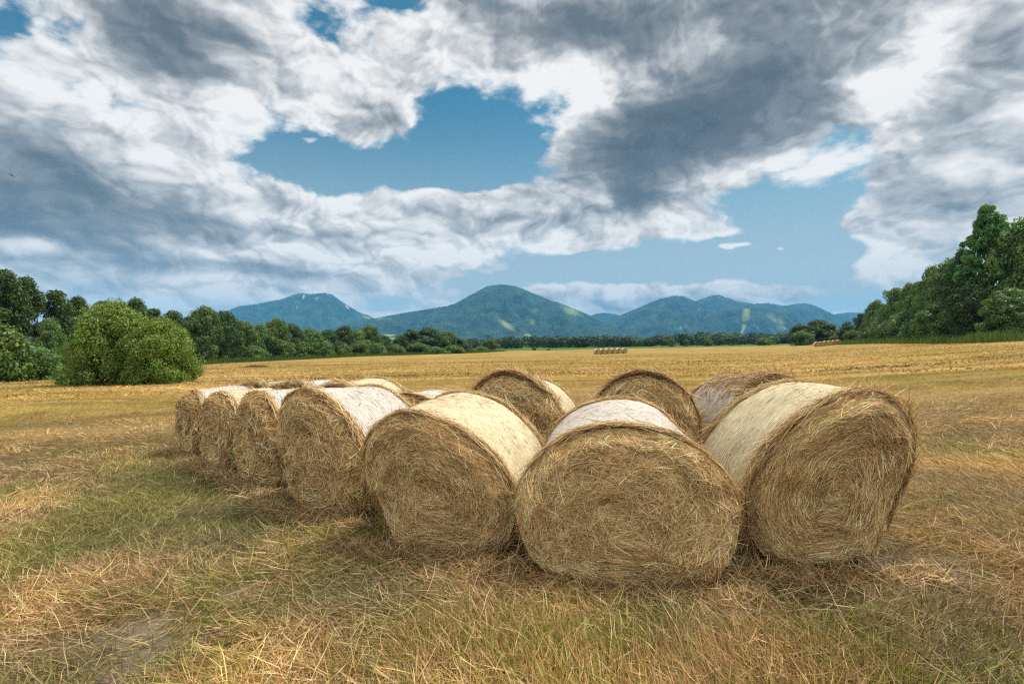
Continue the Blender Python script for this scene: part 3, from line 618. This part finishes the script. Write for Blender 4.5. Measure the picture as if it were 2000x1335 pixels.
# ------------------------------------------------------------------ hay bales
STRAW = lin([(230, 202, 152), (208, 176, 124), (184, 150, 102), (158, 124, 82), (120, 90, 56), (166, 140, 92), (200, 172, 118), (172, 114, 74)])
def straw_cols(n_, rs, w=(.16, .22, .22, .16, .10, .06, .06, .02), k=1.0):
    i = rs.choice(8, n_, p=np.array(w) / sum(w)); return STRAW[i] * (.8 + .4 * rs.random(n_))[:, None] * k
class Bale:
    def __init__(s, w, t, w2, t2, L, seed, swirl=.5, slump=0.0, drop=0.0, kx=0.0, ky=0.0):
        s.kx, s.ky = kx, ky
        s.w, s.t, s.w2, s.t2, s.L, s.seed, s.swirl, s.slump, s.drop = w, t, w2, t2, L, seed, swirl, slump, drop
    def section(s, y, th, rho=1.0):
        f = np.clip(y / s.L, -.1, 1.1); w_ = s.w + (s.w2 - s.w) * f; t_ = s.t + (s.t2 - s.t) * f
        lump = 1 + .022 * (fbm(np.cos(th) * 2 + s.seed + 5, np.sin(th) * 2 + y * 2.2, s.seed, 3) - .5) * 2
        st = np.sin(th); sz = np.where(st < -.78, -.78 + (st + .78) * .75, st)         # flattened where it stands
        ct = np.cos(th); ct = np.where(st < 0, np.sign(ct) * np.abs(ct) ** .62, ct)
        x = w_ / 2 * ct * rho * lump; z = t_ / 2 * (.945 + sz * rho * lump)
        q = z - t_ * .42; return x + s.kx * (.5 * (q + np.sqrt(q * q + .03)) + .12 * q), z + s.drop * f      # the upper half leans, the foot stays put
    def face_y(s, x, z, rho):
        lump = fbm(x * 3.2 + s.seed * 2.3 + 40, z * 3.2 + 40, s.seed + 1, 4) - .5
        lump2 = fbm(x * 11 + s.seed + 90, z * 11 + 60, s.seed + 2, 3) - .5
        y = -.06 * (1 - rho ** 2) - .17 * lump - .06 * lump2
        y = y + s.slump * (z / s.t - .25) * (rho < 1.01)
        return y + .10 * sstep(rho, .84, 1.0) + s.ky * (z - s.t / 2)
    def face(s, rho, th, rear=False):
        x, z = s.section(s.L if rear else 0.0, th, rho)
        y = s.face_y(x if not rear else -x + 3, z, rho)
        y = (s.L - y) if rear else y
        return np.stack([x, y, z], -1)
    def barrel(s, f, th, off=0.0):
        y0 = .10 + s.slump * .6; y = y0 * (1 - f) + (s.L - .10) * f
        x, z = s.section(y, th); fl = np.sqrt(x * x + (z - s.t / 2) ** 2) + 1e-6
        puff_ = off * (1 + 0 * f); y = y + s.ky * (z - s.t / 2) * (1 - f)
        puff_ = puff_ + .035 * (fbm(np.asarray(th) * 1.6 + s.seed * 3, y * 3.1 + s.seed, s.seed + 4, 3) - .5)
        return np.stack([x + x / fl * puff_, y + 0 * x, z + (z - s.t / 2) / fl * puff_], -1)
    def body(s, parent, nth=176):
        th = np.linspace(0, 2 * pi, nth, endpoint=False)
        rings = [s.face(np.full(nth, r), th) for r in np.linspace(.004, 1, 46)]
        rings += [s.barrel(np.full(nth, f), th) for f in np.linspace(0.02, .98, 30)]
        rings += [s.face(np.full(nth, r), th, True) for r in np.linspace(1, .004, 24)]
        V = np.concatenate(rings); return mesh_np('hay_body', V, grid_faces(len(rings), nth, wrap=True), M_HAY, parent, smooth=True)
    def net(s, parent, mat, a=.06, b=.95, nth=220, seam=True):
        th = np.linspace(0, 2 * pi, nth + 1); nf = 46; rings = []; UV = []
        R = (s.w + s.t) / 4
        for k in range(nf):
            f = a + (b - a) * k / (nf - 1)
            edge = (vn(th * 6 * .999 + s.seed * 7, th * 0 + 3., 2) - .5) * .035 * (k in (0, nf - 1)) if True else 0
            ff = np.full(nth + 1, f) + edge
            tight = .5 + .5 * min(1, min(k, nf - 1 - k) / 3)
            P = s.barrel(ff, th, .014 * tight); rings.append(P); UV.append(np.stack([th * R + s.seed, ff * s.L + s.seed * .37], -1))
        V = np.concatenate(rings); return mesh_np('net_wrap', V, grid_faces(nf, nth + 1), mat, parent, smooth=True, uv=np.concatenate(UV))
    def strands(s, parent, n_, wid=.006, rear=False, name='face_straw', mess=.5, lmin=.10, lmax=.38, band=1.0):
        rs = np.random.default_rng(s.seed * 31 + rear)
        K = 5; rho = np.sqrt(rs.random(n_)) * 1.0; th = rs.random(n_) * 2 * pi
        R = (s.w + s.t) / 4
        L_ = lmin + (lmax - lmin) * rs.random(n_) ** 1.6
        coh = (fbm(np.cos(th) * rho * 4 + s.seed, np.sin(th) * rho * 4 + 7, s.seed + 3, 2) - .5) * 4 * mess
        al = coh * (1 - .6 * s.swirl) + rs.normal(size=n_) * (.25 + mess * .7) * (1.2 - .6 * rho) ; dirn = np.where(rs.random(n_) < .8, 1, -1)
        tt = (np.linspace(0, 1, K) - .5)[None, :]
        st = L_[:, None] * tt
        # cartesian walk in the face plane, curved round the middle
        x0 = rho * np.cos(th); z0 = rho * np.sin(th)
        ang = th + pi / 2 * dirn + al
        kap = (dirn * .9 * s.swirl / (np.maximum(rho, .25) * R))[:, None] + rs.normal(size=n_)[:, None] * 1.6 * mess
        X = x0[:, None] + (np.cos(ang)[:, None] * st - np.sin(ang)[:, None] * kap * st ** 2 / 2) / R
        Z = z0[:, None] + (np.sin(ang)[:, None] * st + np.cos(ang)[:, None] * kap * st ** 2 / 2) / R
        rr_ = np.hypot(X, Z); tt_ = np.arctan2(Z, X); over = np.maximum(rr_ - 1.0, 0); rc = np.minimum(rr_, 1.0)
        P = s.face(rc, tt_, rear)
        lift = (.004 + .03 * rs.random(n_) ** 2)[:, None] + (.05 * rs.random(n_) ** 3)[:, None] * (tt * 2) ** 2 * rs.choice([0, 1, 1], n_)[:, None]
        sg = 1 if rear else -1
        P[..., 1] += sg * lift - sg * over * R * .8
        P[..., 0] += over * .35 * R * np.cos(tt_) * .5; P[..., 2] += over * .35 * R * np.sin(tt_) * .5 - (0.02 * rs.random(n_))[:, None] * (tt * 2) ** 2
        tan = nrm(P[:, -1] - P[:, 0]); nr = nrm(np.array([[0, sg * 1., 0]]) + rs.normal(size=(n_, 3)) * .45); side = nrm(np.cross(tan, nr))
        V, F = ribbons(P, side, wid * (.5 + .9 * rs.random(n_)))
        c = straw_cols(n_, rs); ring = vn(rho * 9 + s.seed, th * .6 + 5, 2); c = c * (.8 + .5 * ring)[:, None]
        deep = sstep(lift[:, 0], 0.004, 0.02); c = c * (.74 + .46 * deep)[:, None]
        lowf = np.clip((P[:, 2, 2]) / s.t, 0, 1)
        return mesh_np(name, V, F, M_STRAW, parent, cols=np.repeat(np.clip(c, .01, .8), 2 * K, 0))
    def rim(s, parent, n_, wid=.006, name='loose_straw', rear_share=.4, net_bits=60, wild=1.0, top_pile=0, pile_len=.32):
        rs = np.random.default_rng(s.seed * 17 + 5); K = 5
        rear = rs.random(n_) < rear_share
        th = rs.random(n_) * 2 * pi; L_ = .08 + .30 * rs.random(n_) ** 1.4
        f0 = np.where(rear, 1.0 - .065 * rs.random(n_) ** .8, -.02 + .085 * rs.random(n_) ** 1.1)
        sk = rs.normal(size=n_) * .42; dirn = np.where(rs.random(n_) < .75, 1, -1)
        tt = np.linspace(0, 1, K)[None, :] - .4; R = (s.w + s.t) / 4
        T = th[:, None] + dirn[:, None] * L_[:, None] * tt * np.cos(sk)[:, None] / R
        F_ = f0[:, None] + L_[:, None] * tt * np.sin(sk)[:, None] / s.L * np.where(rear, -1, -1)[:, None]
        lift = (.006 + .032 * rs.random(n_) ** 1.6)[:, None] * np.ones((1, K)) + (.10 * wild * rs.random(n_) ** 4)[:, None] * (tt + .1) ** 2 * 2.5
        P = s.barrel(np.clip(F_, -.06, 1.06), T, 0.0)
        c0 = np.array([0, 0, s.t / 2]); rad = P - c0; rad[..., 1] = 0; P = P + nrm(rad) * lift[..., None]
        # tips sag
        P[..., 2] -= (.035 * rs.random(n_))[:, None] * np.maximum(tt + .1, 0) ** 2 * 4
        tan = nrm(P[:, -1] - P[:, 0]); side = nrm(np.cross(tan, nrm(rad[:, 2]) + rs.normal(size=(n_, 3)) * .5))
        Vs, Fs = ribbons(P, side, wid * (.5 + .9 * rs.random(n_))); c = straw_cols(n_, rs) * (.85 + .5 * rs.random(n_))[:, None]
        parts = [(Vs, Fs)]; cs = [np.repeat(c, 2 * K, 0)]
        if net_bits:                                     # wisps lying on the net
            m_ = net_bits; th = pi / 2 + rs.normal(size=m_) * .8; f = rs.random(m_); a = rs.normal(size=m_) * .9; L_ = .015 + .10 * rs.random(m_) ** 2.2
            T = th[:, None] + L_[:, None] * tt * np.cos(a)[:, None] / R; F_ = f[:, None] + L_[:, None] * tt * np.sin(a)[:, None] / s.L
            P = s.barrel(np.clip(F_, 0, 1), T, .02); side = nrm(np.cross(nrm(P[:, -1] - P[:, 0]), nrm(P[:, 2] - c0)))
            Vs, Fs = ribbons(P, side, wid * .8 * np.ones(m_)); parts.append((Vs, Fs)); cs.append(np.repeat(straw_cols(m_, rs) * .8, 2 * K, 0))
        if top_pile:                                     # a heap of hay pulled over the top edge
            m_ = top_pile; th = pi / 2 + rs.normal(size=m_) * .42; f = rs.random(m_) ** 1.5 * pile_len - .05; a = rs.normal(size=m_) * 1.0; L_ = .1 + .35 * rs.random(m_)
            T = th[:, None] + L_[:, None] * tt * np.cos(a)[:, None] / R; F_ = f[:, None] + L_[:, None] * tt * np.sin(a)[:, None] / s.L
            hgt = .085 * np.exp(-((th - pi / 2) / .5) ** 2) * rs.random(m_)
            P = s.barrel(np.clip(F_, -.1, 1), T, 0.0); rad = P - c0; rad[..., 1] = 0
            P = P + nrm(rad) * (hgt[:, None] + .02 + (.25 * rs.random(m_) ** 5)[:, None] * np.maximum(tt, 0))[..., None]
            side = nrm(np.cross(nrm(P[:, -1] - P[:, 0]), nrm(rad[:, 2]) + rs.normal(size=(m_, 3)) * .4))
            Vs, Fs = ribbons(P, side, wid * (.5 + .9 * rs.random(m_))); parts.append((Vs, Fs)); cs.append(np.repeat(straw_cols(m_, rs, (.08, .15, .22, .22, .2, .05, .05, .03)), 2 * K, 0))
        V, F = join(parts); o = mesh_np(name, V, F, M_STRAW, parent, cols=np.clip(np.concatenate(cs), .01, .8)); o['kind'] = 'stuff'; return o
FRONT = 'front row of round hay bales'; BACK = 'second row of round hay bales'
# x, y, yaw, w, t, L, w2, t2 | net | strands face, rim | strand width | swirl, mess, slump, pile | label
BALES = [
 ('B1', -5.92, 9.37, .75, 1.49, 1.20, 1.16, 1.50, 1.25, 'W', 5000, 1200, .009, .5, .5, 0, 0, 'leftmost bale of the front row, narrow hay end and white net', FRONT),
 ('B2', -4.65, 8.05, .71, 1.48, 1.23, 1.08, 1.49, 1.25, 'Y', 6000, 1300, .009, .6, .4, 0, 0, 'second bale from the left in the front row, yellow net', FRONT),
 ('B3', -3.56, 7.05, .74, 1.48, 1.31, 1.11, 1.49, 1.31, 'W', 8000, 1600, .008, .4, .8, 0, 0, 'third bale from the left in the front row, ragged end with a dark hollow', FRONT),
 ('B4', -2.15, 5.65, .54, 1.38, 1.40, 1.24, 1.48, 1.38, 'W', 13000, 3200, .0065, .4, .8, 0, 0, 'front row bale with shaggy brown end and long white net, left of the yellow one', FRONT),
 ('B5', -.64, 4.46, .32, 1.38, 1.27, 1.38, 1.44, 1.35, 'Y', 23000, 4200, .0047, .85, .45, 0, 0, 'front row bale with yellow net and swirled hay end, left of the slumped one', FRONT),
 ('B6', .84, 3.80, .16, 1.66, 1.21, 1.45, 1.38, 1.31, 'W', 28000, 5000, .0045, .5, .75, .10, 0, 'wide slumped bale facing straight ahead with a short white net', FRONT),
 ('B7', 2.38, 3.90, .10, 1.08, 1.44, 1.32, 1.35, 1.45, 'Y', 27000, 4600, .0044, 1.0, .14, 0, 0, 'rightmost bale of the front row, spiral hay end and bright yellow net', FRONT),
 ('R1', -5.11, 9.95, .42, 1.50, 1.27, 1.28, 1.50, 1.26, 'W', 1500, 900, .010, .5, .6, 0, 160, 'bale behind the leftmost one, white net with a tuft of hay on its near edge', BACK),
 ('R2', -3.87, 8.75, .28, 1.50, 1.31, 1.33, 1.50, 1.32, 'W', 1500, 1000, .010, .5, .6, 0, 260, 'second row bale with two dark hay tufts on the near edge of its white net', BACK),
 ('R3', -2.77, 7.86, .30, 1.50, 1.32, 1.34, 1.50, 1.40, 'Y', 1500, 2200, .009, .5, .6, 0, 160, 'second row bale with yellow net behind the long white net bale', BACK),
 ('R4', -1.44, 6.83, .32, 1.50, 1.26, 1.34, 1.50, 1.21, 'W', 1500, 1400, .009, .5, .6, 0, 0, 'low white net bale showing between the shaggy bale and the yellow net bale', BACK),
 ('R5', .02, 7.57, .36, 1.56, 1.44, 1.37, 1.47, 1.31, 'Y', 7000, 3400, .008, .6, .6, 0, 1500, 'second row bale with dark brown hay end and yellow net on its right', BACK),
 ('R6', 1.90, 7.38, .19, 1.55, 1.42, 1.35, 1.52, 1.36, 'W', 8000, 3400, .008, .6, .6, 0, 1200, 'dark hay end of the bale directly behind the slumped one', BACK),
 ('R7', 3.80, 7.34, -.24, 1.40, 1.30, 1.35, 1.40, 1.27, 'W', 3000, 2400, .008, .5, .6, 0, 1800, 'rearmost right bale with a white net sliver and a messy heap of hay on top', BACK),
]
LEAN = {'B1': (-.12, 0), 'B2': (-.16, 0), 'B3': (-.18, 0), 'B4': (-.32, -.04), 'B5': (-.36, -.10), 'B7': (.34, -.16), 'R5': (-.12, 0)}       # the bales have sagged out of true: sideways, forwards
for (k, x, y, yaw, w_, t_, L, w2, t2, net, ns, nrim, wid, swirl, mess, slump, pile, label, grp) in BALES:
    z0 = float(gz(x, y)) - .015; xr, yr = x + sin(yaw) * L, y + cos(yaw) * L
    root = empty('hay_bale', (x, y, z0), -yaw); tag(root, label, 'hay bale', grp)
    b = Bale(w_, t_, w2, t2, L, int(sum(map(ord, k))) % 37 + 2, swirl, slump, float(gz(xr, yr)) - .015 - z0, *LEAN.get(k, (0, 0)))
    b.body(root); b.net(root, M_NETW if net == 'W' else M_NETY, a=(.10 if k == 'B6' else .045), b=.955)
    o = b.strands(root, ns, wid=wid, mess=mess); o['kind'] = 'stuff'
    b.rim(root, nrim, wid=wid, wild=1.6 if k in ('B7', 'R7', 'R5', 'R6') else 1.0, top_pile=pile, pile_len=.95 if k == 'R7' else .32, net_bits=420 if k in ('B5', 'B6', 'B7') else 260 if k[0] == 'B' else 90)
    BALE_SPOTS.append((x, y, yaw, max(w_, w2), L))
# far rows: two rows of six
fb_ = Bale(1.4, 1.35, 1.4, 1.35, 1.3, 5, .6)
root0 = empty('hay_bale', (0, 0, 0)); fb_.body(root0, 40); fb_.net(root0, M_NETY, a=.12, b=.97, nth=40); st = fb_.strands(root0, 500, wid=.03); st['kind'] = 'stuff'
far_parts = [c for c in bpy.data.objects if c.parent == root0]
def far_row(px0, d0, px1, d1, yaw, where, grp, first):
    for i in range(6):
        f = i / 5; px, d = px0 + (px1 - px0) * f, d0 + (d1 - d0) * f; x = (px - CX) / FOC * d
        if first and i == 0: r = root0
        else:
            r = root0.copy(); COL.objects.link(r)
            for p_ in far_parts: c = p_.copy(); COL.objects.link(c); c.parent = r
        sx = random.uniform(.95, 1.05)
        r.location = (x, d, float(gz(x, d)) - .02); r.rotation_euler = (0, 0, -yaw + random.uniform(-.06, .06)); r.scale = (sx, sx, random.uniform(.95, 1.05))
        tag(r, 'tiny far bale, %s of six %s' % (ORD[i] if i < 5 else 'rightmost', where), 'hay bale', grp)
far_row(1169, 121, 1222, 127, -.5, 'in the middle distance', 'bale row in the middle distance', True)
far_row(1598, 136, 1640, 150, .05, 'before the right tree clump', 'bale row before the right clump', False)

# ------------------------------------------------------------------ grass, stubble and lying straw
def scatter_polar(n_, r0, r1, a0, a1, p, rs):
    """density per area ~ r**(-p)"""
    u = rs.random(n_); e = 2 - p
    r = (r0 ** e + u * (r1 ** e - r0 ** e)) ** (1 / e) if abs(e) > 1e-6 else r0 * (r1 / r0) ** u
    a = radians(a0) + rs.random(n_) * radians(a1 - a0)
    return r * np.sin(a), r * np.cos(a)
def under_bale(x, y, pad=0.0):
    m_ = np.zeros(len(x), bool)
    for bx, by, yaw, w_, L in BALE_SPOTS:
        dx_, dy_ = x - bx, y - by; a = dx_ * sin(yaw) + dy_ * cos(yaw); c = dx_ * cos(yaw) - dy_ * sin(yaw)
        m_ |= (a > .05 - pad) & (a < L - .05 + pad) & (np.abs(c) < w_ * .36 + pad)
    return m_
GREEN = lin([(132, 134, 60), (152, 150, 76), (106, 120, 52), (168, 160, 92)])
DRY = lin([(226, 197, 150), (206, 173, 126), (184, 147, 101), (156, 117, 79), (188, 167, 114), (164, 143, 94), (212, 177, 139)])
def blade_field(name, label, n_, r0, r1, p, seed, hmin, hmax, wmin, wmax, lay, green_k=1.0, K=4, angs=(-52, 52), tall=None, up=.30, azr=.75, bendk=1.0, tint=(1, 1, 1)):
    rs = np.random.default_rng(seed)
    x, y = scatter_polar(n_, r0, r1, angs[0], angs[1], p, rs)
    dens = fbm(x * 1.3 + 9, y * 1.3, 2, 3); soil = soil_mask(x, y)
    swath = np.sin((y + .12 * x + 9 * fbm(x * .05, y * .05, 2, 2)) * 2 * pi / 5.5); thin = sstep(swath, .3, .95) * sstep(np.hypot(x, y), 10, 22) * .65
    keep = (rs.random(n_) > thin) & (rs.random(n_) < np.clip(.35 + 1.6 * (dens - .25), .25, 1)) & (rs.random(n_) > soil * .88) & ~under_bale(x, y)
    x, y = x[keep], y[keep]; n_ = len(x); r = np.hypot(x, y)
    g = np.clip(green_mask(x, y) * green_k, 0, 1)
    # direction in which the mown grass lies: smooth swirls
    fl = fbm(x * .35 + 31, y * .35 + 3, 6, 2) * 9.0 + (fbm(x * 1.2, y * 1.2 + 50, 7, 2) - .5) * 3.5
    az = fl + rs.normal(size=n_) * azr
    upr = rs.random(n_) < (up + .25 * g * (up > 0))                          # some stand up
    if tall is not None: up_more = tall(x, y); upr |= rs.random(n_) < up_more
    else: up_more = np.zeros(n_)
    incl = np.where(upr, rs.random(n_) * .55 + .08, (1.05 + .42 * rs.random(n_))) if lay else rs.random(n_) * .8
    L_ = (hmin + (hmax - hmin) * rs.random(n_) ** 1.5) * (1 + .35 * up_more) * (.8 + .5 * dens[keep]) * np.where(upr & (up_more < .2), .6, 1.0)
    bend = rs.normal(size=n_) * .20 + .14 * upr; kink = rs.random(n_) < .12; bend = np.where(kink, rs.normal(size=n_) * .8, bend) * bendk
    q = np.linspace(0, 1, K)
    P = np.zeros((n_, K, 3)); P[:, 0, 0] = x; P[:, 0, 1] = y
    P[:, 0, 2] = gz(x, y) - .01 + np.where(upr, 0, rs.random(n_) * .05 * (.4 + 1.2 * dens[keep]))
    ii = incl.copy(); aa_ = az.copy()
    for k in range(1, K):
        st = L_ / (K - 1); ii2 = np.clip(ii, 0, 1.62)
        P[:, k, 0] = P[:, k - 1, 0] + np.cos(aa_) * np.sin(ii2) * st; P[:, k, 1] = P[:, k - 1, 1] + np.sin(aa_) * np.sin(ii2) * st
        P[:, k, 2] = P[:, k - 1, 2] + np.cos(ii2) * st
        ii = ii + bend * (.9 if lay else .5); aa_ = aa_ + rs.normal(size=n_) * .18
    P[:, :, 2] = np.maximum(P[:, :, 2], (gz(P[:, :, 0], P[:, :, 1]) + .004))
    tan = nrm(P[:, -1] - P[:, 0]); view = nrm(P[:, 0] - np.array([0, 0, CAM_H * 1.0])) * .0 + nrm(rs.normal(size=(n_, 3)) + np.array([0, 0, .6]))
    side = nrm(np.cross(tan, view)); W = wmin + (wmax - wmin) * rs.random(n_)
    V, F = ribbons(P, side, W)
    isg = rs.random(n_) < g * .66 + .06
    c = np.where(isg[:, None], GREEN[rs.choice(4, n_, p=[.3, .3, .15, .25])], DRY[rs.choice(7, n_, p=[.14, .2, .2, .14, .1, .1, .12])])
    c = c * (.42 + .8 * rs.random(n_))[:, None]
    pt = fbm(x * .8 + 70, y * .8 + 20, 0, 3)
    c = c * (.50 + 1.0 * pt)[:, None] * np.stack([1 + (pt - .5) * .35, np.ones(n_), 1 - (pt - .5) * .3], -1)
    far = sstep(r, 8, 30)[:, None]
    c = c * (1 - far * .55) + far * .55 * lin((186, 148, 70))[None] * (.75 + .5 * rs.random(n_))[:, None]
    c = c * np.array(tint)[None]
    rowm = vn(x * .045 + 3, y * .55 + fbm(x * .05, y * .05, 2) * 3, 5) * .6 + vn(x * .2, y * 1.5, 6) * .4
    c = c * (1 + far * ((rowm[:, None] - .5) * 1.7 - .05))
    o = mesh_np(name, V, F, M_GRASS, cols=np.repeat(np.clip(c, .01, .8), 2 * K, 0)); tag(o, label, 'grass', kind='stuff'); return o
def tall_near(x, y):
    a = np.exp(-((x - 1.1) / 1.0) ** 2 - ((y - 2.75) / .45) ** 2) * .9 + np.exp(-((x - 2.9) / .8) ** 2 - ((y - 3.1) / .5) ** 2) * .6 + np.exp(-((x + .3) / .6) ** 2 - ((y - 3.1) / .4) ** 2) * .5
    return np.clip(a, 0, 1) * .6
blade_field('dry_grass', 'matted dry straw and grass in the foreground around the bales', 380000, 1.9, 9.5, .9, 41, .04, .18, .0024, .0056, True, tall=tall_near)
blade_field('stubble', 'short golden stubble covering the field beyond the bales', 170000, 9.3, 32, 1.2, 42, .07, .22, .007, .015, True, K=3)
blade_field('far_stubble', 'sparse stubble tufts of the distant field', 110000, 31, 110, 1.5, 43, .10, .26, .03, .07, True, K=3, angs=(-50, 50))
blade_field('cut_straw', 'pale cut straw lying flat and tangled over the foreground stubble', 120000, 1.9, 12, 1.0, 44, .05, .30, .0026, .0052, True, up=0, azr=2.2, bendk=.5, K=4, tint=(1.08, 1.08, 1.0))
# loose straw gathered against the feet of the bales
rs = np.random.default_rng(77); Ps = []
for bx, by, yaw, w_, L in BALE_SPOTS[:7]:
    m_ = 1900; c = (rs.random(m_) - .5) * w_ * 1.15; a = -.02 - np.abs(rs.normal(size=m_)) * .16
    X = bx + a * sin(yaw) + c * cos(yaw); Y = by + a * cos(yaw) - c * sin(yaw); Ps.append(np.stack([X, Y], -1))
P0 = np.concatenate(Ps); m_ = len(P0); az = rs.random(m_) * 2 * pi; L_ = .08 + .26 * rs.random(m_) ** 1.5; K = 4; q = np.linspace(-.5, .5, K)[None, :]
P = np.zeros((m_, K, 3)); P[..., 0] = P0[:, :1] + np.cos(az)[:, None] * L_[:, None] * q; P[..., 1] = P0[:, 1:] + np.sin(az)[:, None] * L_[:, None] * q
P[..., 2] = gz(P[..., 0], P[..., 1]) + (.01 + .07 * rs.random(m_) ** 1.5)[:, None] + (rs.normal(size=m_) * .08)[:, None] * q
side = nrm(np.cross(nrm(P[:, -1] - P[:, 0]), nrm(rs.normal(size=(m_, 3)) * .5 + np.array([0, 0, 1]))))
V, F = ribbons(P, side, .003 + .004 * rs.random(m_)); o = mesh_np('fallen_straw', V, F, M_STRAW, cols=np.repeat(straw_cols(m_, rs) * .9, 2 * K, 0))
tag(o, 'loose straw fallen around the feet of the front bales', 'straw', kind='stuff')

# ------------------------------------------------------------------ small things
rs = np.random.default_rng(9); d = solve_d(500, 716); xc = -.5 * d; m_ = 5000
a = rs.random(m_) * 2 * pi; q = np.sqrt(rs.random(m_)); X = xc + np.cos(a) * q * .9 * d / 33; Y = d + np.sin(a) * q * .6
K = 4; az = rs.random(m_) * 2 * pi; L_ = .15 + .3 * rs.random(m_); t = np.linspace(-.5, .5, K)[None, :]
P = np.zeros((m_, K, 3)); P[..., 0] = X[:, None] + np.cos(az)[:, None] * L_[:, None] * t; P[..., 1] = Y[:, None] + np.sin(az)[:, None] * L_[:, None] * t
P[..., 2] = (gz(X, Y) + .22 * (1 - q ** 2) * (.6 + .8 * vn(X * 3, Y * 3, 1)) * rs.random(m_) ** .4)[:, None] + (rs.normal(size=m_) * .25)[:, None] * t * L_[:, None]
side = nrm(np.cross(nrm(P[:, -1] - P[:, 0]), nrm(rs.normal(size=(m_, 3)) * .6 + np.array([0, 0, 1]))))
V, F = ribbons(P, side, .02 + .015 * rs.random(m_)); V[:, 0] -= xc; V[:, 1] -= d
o = mesh_np('hay_heap', V, F, M_STRAW, cols=np.repeat(straw_cols(m_, rs, (.02, .05, .1, .25, .35, .2, .03, .0)) * .6, 2 * K, 0)); o.location = (xc, d, 0)
tag(o, 'low dark heap of leftover hay lying alone beyond the left bales', 'hay heap')
# a bird gliding far up at the left
bd, bx = 60.0, -.976 * 60.0; bz = CAM_H + (HY - 343) / FOC * bd
m, n, out = new_mat('dark_feathers'); p = n.n.new('ShaderNodeBsdfPrincipled'); p.inputs['Base Color'].default_value = (.02, .02, .02, 1); p.inputs['Roughness'].default_value = .7; n.l.new(p.outputs[0], out.inputs[0])
body = tube([(-.20, 0, 0), (-.15, 0, .0), (-.05, 0, -.01), (.07, 0, 0), (.13, 0, .02), (.17, 0, .02), (.21, 0, .01)], [.01, .03, .045, .04, .025, .027, .004], 8)
wings = []
for s_ in (-1, 1):
    pts = np.array([[.06, .02, .01], [.09, .17, .06], [.02, .32, .04], [-.06, .40, .0], [-.04, .18, .04], [-.06, .02, .0]]); pts[:, 1] *= s_
    V = np.concatenate([pts, pts - [0, 0, .012]]); F = np.array([(0, 1, 4, 5), (1, 2, 3, 4), (6, 7, 10, 11), (7, 8, 9, 10)]); wings.append((V, F))
tail = (np.array([[-.19, -.02, .01], [-.30, -.05, .0], [-.30, .05, 0], [-.19, .02, .01]]), np.array([(0, 1, 2, 3)]))
V, F = join([body] + wings + [tail]); o = mesh_np('bird', V, F, m); o.location = (bx, bd, bz); o.rotation_euler = (.5, .35, 2.4)
tag(o, 'tiny dark bird gliding before the grey clouds at the left edge', 'bird')
